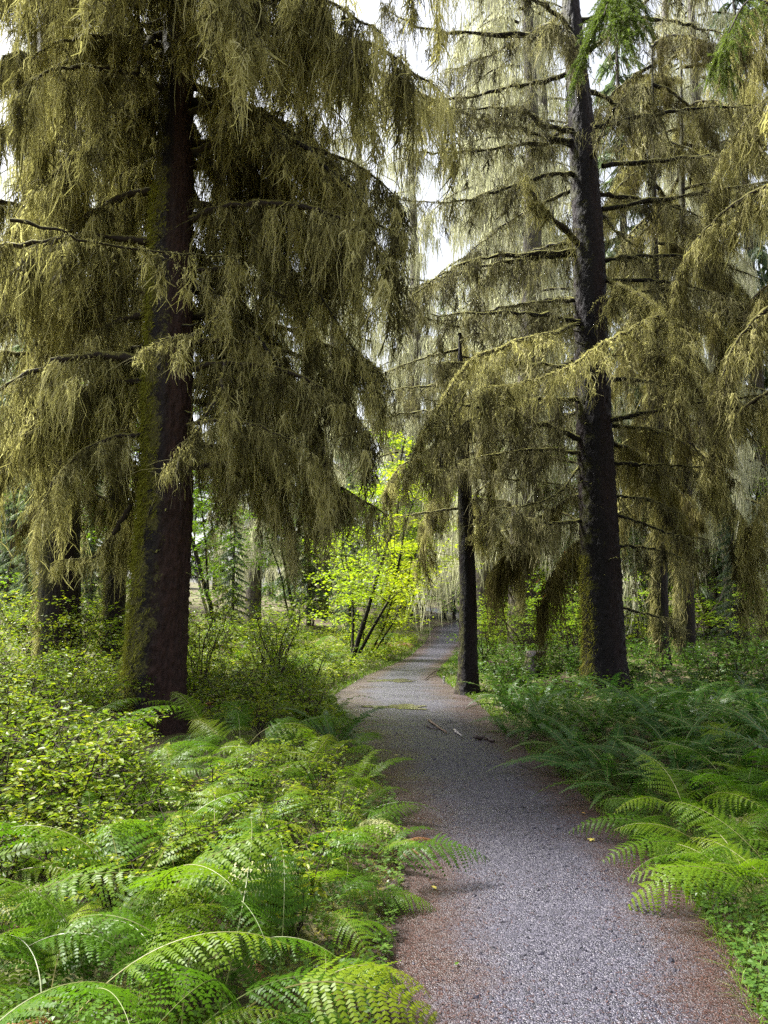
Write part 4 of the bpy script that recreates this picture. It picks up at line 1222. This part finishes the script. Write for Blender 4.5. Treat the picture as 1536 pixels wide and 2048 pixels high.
for (x, y) in scatter(44, -80, 700, 11, 24, .3, lambda x, y: True, 12, tries=90):
    shrub('tall', x, y, rsb.uniform(.7, 1.15), 'tall leafy shrub, ' + spot(x, y, 10, 20), 'tall shrubs behind the great trunk')
for (x, y) in scatter(45, 360, 740, 9.6, 18, .24, lambda x, y: x < pathL(y) - .5, 13, tries=90):
    shrub('small', x, y, rsb.uniform(.8, 1.1), 'low leafy shrub of the path bend, ' + spot(x, y, 7.5, 17), 'shrubs by the path bend')
for (x, y) in scatter(55, 960, 1620, 9.0, 18, .26, lambda x, y: x > pathR(y) + .6, 14, tries=90):
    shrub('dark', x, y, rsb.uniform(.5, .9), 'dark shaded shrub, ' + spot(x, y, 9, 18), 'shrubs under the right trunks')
for (x, y) in scatter(44, 930, 1600, 17, 36, .26, lambda x, y: x > pathR(y) + .8, 15, tries=90):
    shrub('bright', x, y, rsb.uniform(.8, 1.5), 'yellow green shrub of the clearing, ' + spot(x, y, 18, 36), 'bright shrubs of the clearing')
for (x, y) in scatter(45, 200, 1000, 22, 58, .3, lambda x, y: True, 16, margin=.9, tries=90):
    shrub('tall', x, y, rsb.uniform(.8, 1.25), 'far leafy shrub, ' + spot(x, y, 22, 58), 'shrubs by the far path')
for (x, y) in scatter(30, -40, 740, 3.6, 9, .2, lambda x, y: x < pathL(y) - .35, 17, tries=90):
    shrub('small', x, y, rsb.uniform(.55, .8), 'sprig of shrub between left ferns, ' + spot(x, y, 3.4, 9), 'small shrubs among the left ferns')

for x, y in ((2.2, 45), (1.0, 47.5), (3.0, 49), (2.4, 52.5), (5.7, 57.5), (7.3, 57), (6.4, 60.5), (.2, 43.5)):
    shrub('bright', x, y, rsb.uniform(1.0, 1.5), 'lime shrub at the far bend, ' + spot(x, y, 42, 62), 'lime shrubs at the far bend')
# --- vine maple
def maple(u, Yd, h, label, mat='maple', seed=1, nleaf=2600, lean=.35):
    rg = np.random.default_rng(seed)
    x = (u - 768) / FPX * Yd / CP
    e = link('vine_maple', None, None, (x, Yd, float(H(x, Yd)) - .05), label=label, category='tree')
    s = np.linspace(0, 1, 9)
    st = []
    for k, (lx, ly, ln) in enumerate(((lean, .1, 1.0), (lean * 1.5, -.2, .85), (-.05, .2, .8))):
        p = np.stack([h * ln * lx * (s + .25 * np.sin(s * 3)), h * ln * ly * s, h * ln * s], -1)
        p += np.cumsum(rg.normal(0, .012, p.shape), 0) * h * (s > 0)[:, None]
        st.append(p)
    st = np.array(st)
    nb = 46
    bi = rg.integers(0, 3, nb); ki = rg.integers(2, 9, nb)
    a = rg.random(nb) * 6.283
    d = np.stack([np.cos(a), np.sin(a), rg.uniform(-.1, .5, nb)], -1)
    bl = h * rg.uniform(.14, .36, nb)
    br = st[bi, ki][:, None] + d[:, None] * (bl[:, None] * s)[..., None]
    br[..., 2] -= .3 * bl[:, None] * s ** 2
    W1 = tubes(st, (.012 * h * (1 - .8 * s))[None] * np.array([[1], [.7], [.6]]), 7)
    W2 = tubes(br, (.012 * (1 - .8 * s))[None] * np.ones((nb, 1)), 4)
    V, F = merge([W1, W2])
    link('trunk', mk_mesh('trunk', V, F, M['limbdark'], True), e)
    lp, lf = leaf_pts('maple')
    bi = rg.integers(0, nb, nleaf); kk = rg.integers(2, 9, nleaf)
    P = br[bi, kk] + rg.normal(0, 1, (nleaf, 3)) * np.array((.22, .22, .07))
    a = rg.random(nleaf) * 6.283
    X_ = np.stack([np.cos(a), np.sin(a), rg.normal(-.25, .25, nleaf)], -1); X_ /= np.linalg.norm(X_, axis=1, keepdims=True)
    up = np.stack([rg.normal(0, .3, nleaf), rg.normal(0, .3, nleaf), np.ones(nleaf)], -1)
    Y_ = np.cross(up, X_); Y_ /= np.linalg.norm(Y_, axis=1, keepdims=True); Z_ = np.cross(X_, Y_)
    sz = .12 * rg.uniform(.6, 1.2, nleaf)
    V = P[:, None] + sz[:, None, None] * (lp[None, :, 0:1] * X_[:, None] + lp[None, :, 1:2] * Y_[:, None] + lp[None, :, 2:3] * Z_[:, None])
    F = (lf[None] + (np.arange(nleaf) * len(lp))[:, None, None]).reshape(-1, 3)
    tn = np.clip(np.repeat(rg.random(nleaf) * .6 + .4 * (P[:, 0] > P[:, 0].mean()), len(lp)), 0, 1)
    link('crown', mk_mesh('crown', V.reshape(-1, 3), F, M[mat], False, {'tint': tn}), e, kind='stuff')
maple(702, 20, 6.0, 'yellow green vine maple with dark leaning stems left of the path', seed=4, lean=.2, nleaf=5200)
maple(735, 23, 3.6, 'smaller yellow green maple beside the leaning one, nearer the path', seed=9, nleaf=4200, lean=.3)
maple(1115, 27, 6.5, 'red leaved young maple glimpsed through moss beside the tall right spruce', 'redleaf', 12, 500, .0)
maple(1300, 25, 5.2, 'lime green maple glowing behind the thin dark trunks on the right', 'lime', seed=15, nleaf=2200, lean=.05)

def copy_maple(src, u, Yd, sc, rot, label, mat=None):
    x = (u - 768) / FPX * Yd / CP
    e = link('vine_maple', None, None, (x, Yd, float(H(x, Yd)) - .05), (0, 0, rot), sc, label=label, category='tree', group='bright maples of the clearing')
    for ch in src.children:
        c = ch.copy(); col.objects.link(c); c.parent = e
        if ch.name.startswith('crown'):
            c.material_slots[0].link = 'OBJECT'; c.material_slots[0].material = M['lime']
m0 = bpy.data.objects['vine_maple']
copy_maple(m0, 590, 34, 1.2, 2.0, 'green maple behind the curtain of moss, right of the great trunk')
copy_maple(m0, 820, 47, 1.7, 4.0, 'pale maple closing the far end of the path')
copy_maple(m0, 890, 45, 1.5, 2.2, 'pale green maple above the path where it turns out of sight')
copy_maple(m0, 765, 38, 1.3, 5.0, 'pale green maple behind the yellow one left of the path')
copy_maple(m0, 975, 30, 1.3, 1.0, 'bright maple just right of the slim trunk')
copy_maple(m0, 1060, 34, 1.7, 5.2, 'bright maple between the slim trunk and the tall right spruce')
copy_maple(m0, 1420, 30, 1.6, 3.1, 'bright maple glimpsed towards the right edge')
copy_maple(m0, 130, 22, 1.2, .6, 'bright maple behind the left thicket')
copy_maple(m0, 440, 26, 1.3, 2.7, 'bright maple just right of the great trunk, far back')
# ------------------------------------------------------------------ ground cover
def cover(name, label, cat, n, y0, y1, d0, d1, mat, maker, seed, sides=(-1, 1)):
    rg = np.random.default_rng(seed)
    y = y0 * (y1 / y0) ** rg.random(n)
    sd_ = rg.choice(sides, n)
    off_ = d0 + (d1 - d0) * rg.random(n) ** 1.4
    x = np.where(sd_ < 0, pathL(y) - off_, pathR(y) + off_)
    P = np.stack([x, y, H(x, y)], -1)
    V, F, tn = maker(rg, P)
    link(name, mk_mesh(name, V, F, M[mat], False, {'tint': tn}), kind='stuff', label=label, category=cat)
def mk_clover(rg, P):
    n = len(P)
    a0 = rg.random(n) * 6.28
    Vs, T = [], []
    sz = rg.uniform(.012, .026, n); hh = rg.uniform(.02, .11, n)
    for k in range(3):
        a = a0 + k * 2.094
        X_ = np.stack([np.cos(a), np.sin(a), rg.normal(-.1, .25, n)], -1); Y_ = np.stack([-np.sin(a), np.cos(a), rg.normal(0, .25, n)], -1)
        C = P + np.stack([0 * a, 0 * a, hh], -1)
        q = [C, C + (X_ * .7 + Y_ * .55) * sz[:, None], C + X_ * 1.05 * sz[:, None], C + (X_ * .7 - Y_ * .55) * sz[:, None]]
        Vs.append(np.stack(q, 1)); T.append(rg.random(n))
    V = np.concatenate(Vs); tn = np.repeat(np.concatenate(T), 4)
    idx = np.arange(len(V) * 4).reshape(-1, 4)
    F = np.concatenate([idx[:, [0, 1, 2]], idx[:, [0, 2, 3]]])
    return V.reshape(-1, 3), F, tn
def mk_grass(lo, hi, w):
    def f(rg, P):
        n = len(P)
        D = rg.normal(0, .55, (n, 3)); D[:, 2] = 1; D /= np.linalg.norm(D, axis=1, keepdims=True)
        L = rg.uniform(lo, hi, n)
        a = rg.random(n) * 6.28
        sd_ = np.stack([np.cos(a), np.sin(a), 0 * a], -1) * (w * rg.uniform(.7, 1.3, n))[:, None]
        m_ = P + D * (L * .55)[:, None]
        t_ = P + D * L[:, None] + np.stack([D[:, 0], D[:, 1], -.5 + 0 * L], -1) * (L * .45)[:, None]
        V = np.stack([P - sd_, P + sd_, m_ + sd_ * .7, m_ - sd_ * .7, t_], 1)
        i = np.arange(n * 5).reshape(-1, 5)
        F = np.concatenate([i[:, [0, 1, 2]], i[:, [0, 2, 3]], i[:, [3, 2, 4]]])
        return V.reshape(-1, 3), F, np.repeat(rg.random(n), 5)
    return f
cover('clover', 'low clover and sorrel leaves carpeting the right verge', 'ground cover', 5000, 2.4, 11, -.05, .7, 'clover', mk_clover, 51, (1,))
cover('clover', 'sparse sorrel leaves on the mossy soil under the left ferns', 'ground cover', 5000, 2.2, 12, -.02, 1.2, 'clover', mk_clover, 52, (-1,))
cover('grass', 'soft green grass along the right verge of the path', 'grass', 7000, 2.2, 9, -.08, .7, 'grass', mk_grass(.05, .16, .0025), 53, (1,))
cover('grass', 'short bright grass on both verges of the far path', 'grass', 16000, 11, 40, .06, 1.3, 'grass', mk_grass(.04, .12, .008), 54)
cover('moss_carpet', 'yellow green moss cushions on the soil at the left path edge', 'moss', 16000, 2.2, 9, -.14, 1.0, 'mossgreen', mk_grass(.01, .035, .003), 55, (-1,))
def mk_leaves(rg, P):
    n = len(P)
    lp, lf = leaf_pts('low')
    a = rg.random(n) * 6.28
    X_ = np.stack([np.cos(a), np.sin(a), rg.normal(0, .3, n)], -1); Y_ = np.stack([-np.sin(a), np.cos(a), rg.normal(0, .3, n)], -1); Z_ = np.cross(X_, Y_)
    sz = rg.uniform(.03, .055, n) * (1 + P[:, 1] / 25)
    Q_ = P + np.stack([0 * a, 0 * a, rg.uniform(.02, .42, n)], -1)
    V = Q_[:, None] + sz[:, None, None] * (lp[None, :, 0:1] * X_[:, None] + lp[None, :, 1:2] * Y_[:, None] + lp[None, :, 2:3] * Z_[:, None])
    F = (lf[None] + (np.arange(n) * len(lp))[:, None, None]).reshape(-1, 3)
    return V.reshape(-1, 3), F, np.repeat(rg.random(n), len(lp))
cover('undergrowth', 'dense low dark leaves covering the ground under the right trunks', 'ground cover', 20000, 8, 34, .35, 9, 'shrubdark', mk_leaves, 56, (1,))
cover('undergrowth', 'dense low bright leaves covering the ground under the left ferns and shrubs', 'ground cover', 30000, 9.2, 34, .3, 9, 'shrub', mk_leaves, 57, (-1,))

# ------------------------------------------------------------------ small things on the path
def stick(pts, r, mat, label, name='fallen_stick', seed=1):
    P = resample(pts, 10); base = P[0].copy(); P = P - base
    rg = np.random.default_rng(seed); P[1:-1] += rg.normal(0, r * .35, (8, 3))
    t = np.linspace(0, 1, 10); r = r * .7
    V, Q_ = tubes(P[None], (r * (1 - .35 * t) * rg.uniform(.8, 1.15, 10))[None], 8)
    c0 = len(V); V = np.vstack([V, P[:1], P[-1:]])
    caps = [(c0, (i + 1) % 8, i) for i in range(8)] + [(c0 + 1, 72 + i, 72 + (i + 1) % 8) for i in range(8)]
    link(name, mk_mesh(name, V, [Q_, np.array(caps)], M[mat], True), None, tuple(base), label=label, category='stick' if name == 'fallen_stick' else name.split('_')[-1])
def gp(u, v, dz=.02):
    p = on_ground(u, v); p[2] = max(float(pathZ(p[0], p[1])), float(H(p[0], p[1]))) + dz
    return p
stick([gp(858, 1447), gp(875, 1458), gp(893, 1470)], .022, 'wood', 'pale brown stick lying on the path bend')
stick([gp(852, 1455), gp(862, 1461), gp(874, 1464)], .016, 'darkwood', 'short dark stick beside the pale one on the path bend', seed=2)
stick([gp(908, 1464), gp(915, 1470), gp(922, 1477)], .018, 'greywood', 'greyish stub of wood on the path near the right verge', seed=3)
stick([gp(950, 1483), gp(968, 1482), gp(988, 1488)], .035, 'darkwood', 'dark root surfacing at the right edge of the path', 'tree_root', 4)
stick([gp(678, 1941, .03), gp(700, 1946, .035), gp(712, 1955, .03), gp(720, 1966, .02)], .008, 'greywood', 'bleached grey twig on the moss at the left path edge', seed=5)
stick([gp(1315, 1735, .02), gp(1370, 1755, .03), gp(1425, 1775, .05)], .003, 'yellowleaf', 'thin yellow grass stalk lying across the right path edge', seed=6)
stick([gp(850, 1362, .03), gp(868, 1352, .08), gp(890, 1346, .1)], .02, 'darkwood', 'reddish dead branch leaning from the withered fern by the slim trunk', seed=7)
def fallen_leaf(u, v, size, mat, label, rot, kind='maple'):
    p = gp(u, v, .012)
    lp, lf = leaf_pts(kind)
    me = mk_mesh('fallen_leaf', lp * size, lf, M[mat], False, {'tint': np.full(len(lp), .6)})
    link('fallen_leaf', me, None, tuple(p), (.1, -.1, rot), label=label, category='leaf')
fallen_leaf(1175, 1689, .07, 'yellowleaf', 'yellow green leaf lying alone on the right half of the gravel', .4)
fallen_leaf(792, 1516, .06, 'yellowleaf', 'small yellow leaf on the path at the bend', 1.4)
fallen_leaf(872, 1787, .05, 'yellowleaf', 'tiny pale leaf on the gravel left of centre', 2.0, 'oval')
fallen_leaf(1172, 1633, .04, 'brownleaf', 'small orange brown leaf at the right needle margin', 2.6, 'oval')
fallen_leaf(655, 2015, .13, 'brownleaf', 'yellow and brown curled leaf at the bottom edge below the ferns', .9)
fallen_leaf(910, 1940, .03, 'clover', 'tiny green leaf on the gravel near the bottom', .9, 'oval')
# white marker stake by the slim trunk
p = gp(888, 1368, 0)
mk_ = link('marker_stake', None, None, (p[0], p[1], p[2] - .03), label='small white marker stake in the grass beside the slim trunk', category='stake')
def box(w, d, h, z0):
    V = np.array([(sx * w / 2, sy * d / 2, z0 + sz * h) for sz in (0, 1) for sx, sy in ((-1, -1), (1, -1), (1, 1), (-1, 1))])
    F = np.array([(0, 3, 2, 1), (4, 5, 6, 7), (0, 1, 5, 4), (1, 2, 6, 5), (2, 3, 7, 6), (3, 0, 4, 7)])
    return V, F
link('post', mk_mesh('post', *box(.035, .035, .16, 0), M['white']), mk_)
link('cap', mk_mesh('cap', *box(.042, .042, .02, .16), M['greywood']), mk_)
# rotten stump behind the ferns
def stump(u, v, Yd, r, h, label):
    x, y, _ = at(u, v, Yd)
    V, Q_, ms, blk_, _ = trunk_geo([(0, 0, -.1), (0, 0, h * .5), (.03, 0, h)], [r * 1.15, r, r * .9], u * .01, 24, .06, .3, .12)
    top = len(V) - 24
    V = np.vstack([V, [[0.03, 0, h - .03]]])
    caps = np.array([(len(V) - 1, top + i, top + (i + 1) % 24) for i in range(24)])
    link('rotten_stump', mk_mesh('rotten_stump', V, [Q_, caps], M['barkR'], True, {'mossy': np.append(ms, .6) - .3, 'wet': np.append(blk_, 0)}), None,
         (x, y, float(H(x, y))), label=label, category='stump')
stump(1070, 1320, 15.5, .2, .55, 'dark rotten stump with a grey top behind ferns between the right trunks')

# ------------------------------------------------------------------ air
def haze(density):
    m, t = new_mat('mist')
    v = t.nodes.new('ShaderNodeVolumePrincipled')
    v.inputs['Color'].default_value = (.93, .94, 1, 1)
    v.inputs['Density'].default_value = density
    v.inputs['Anisotropy'].default_value = .3
    o = t.nodes.new('ShaderNodeOutputMaterial'); t.links.new(v.outputs[0], o.inputs['Volume'])
    V, F = box(640, 600, 45, -6)
    V[:, 1] += 230
    link('haze', mk_mesh('haze', V, F, m), kind='stuff', label='thin pale mist hanging in the forest air', category='haze')
# haze(.0007)
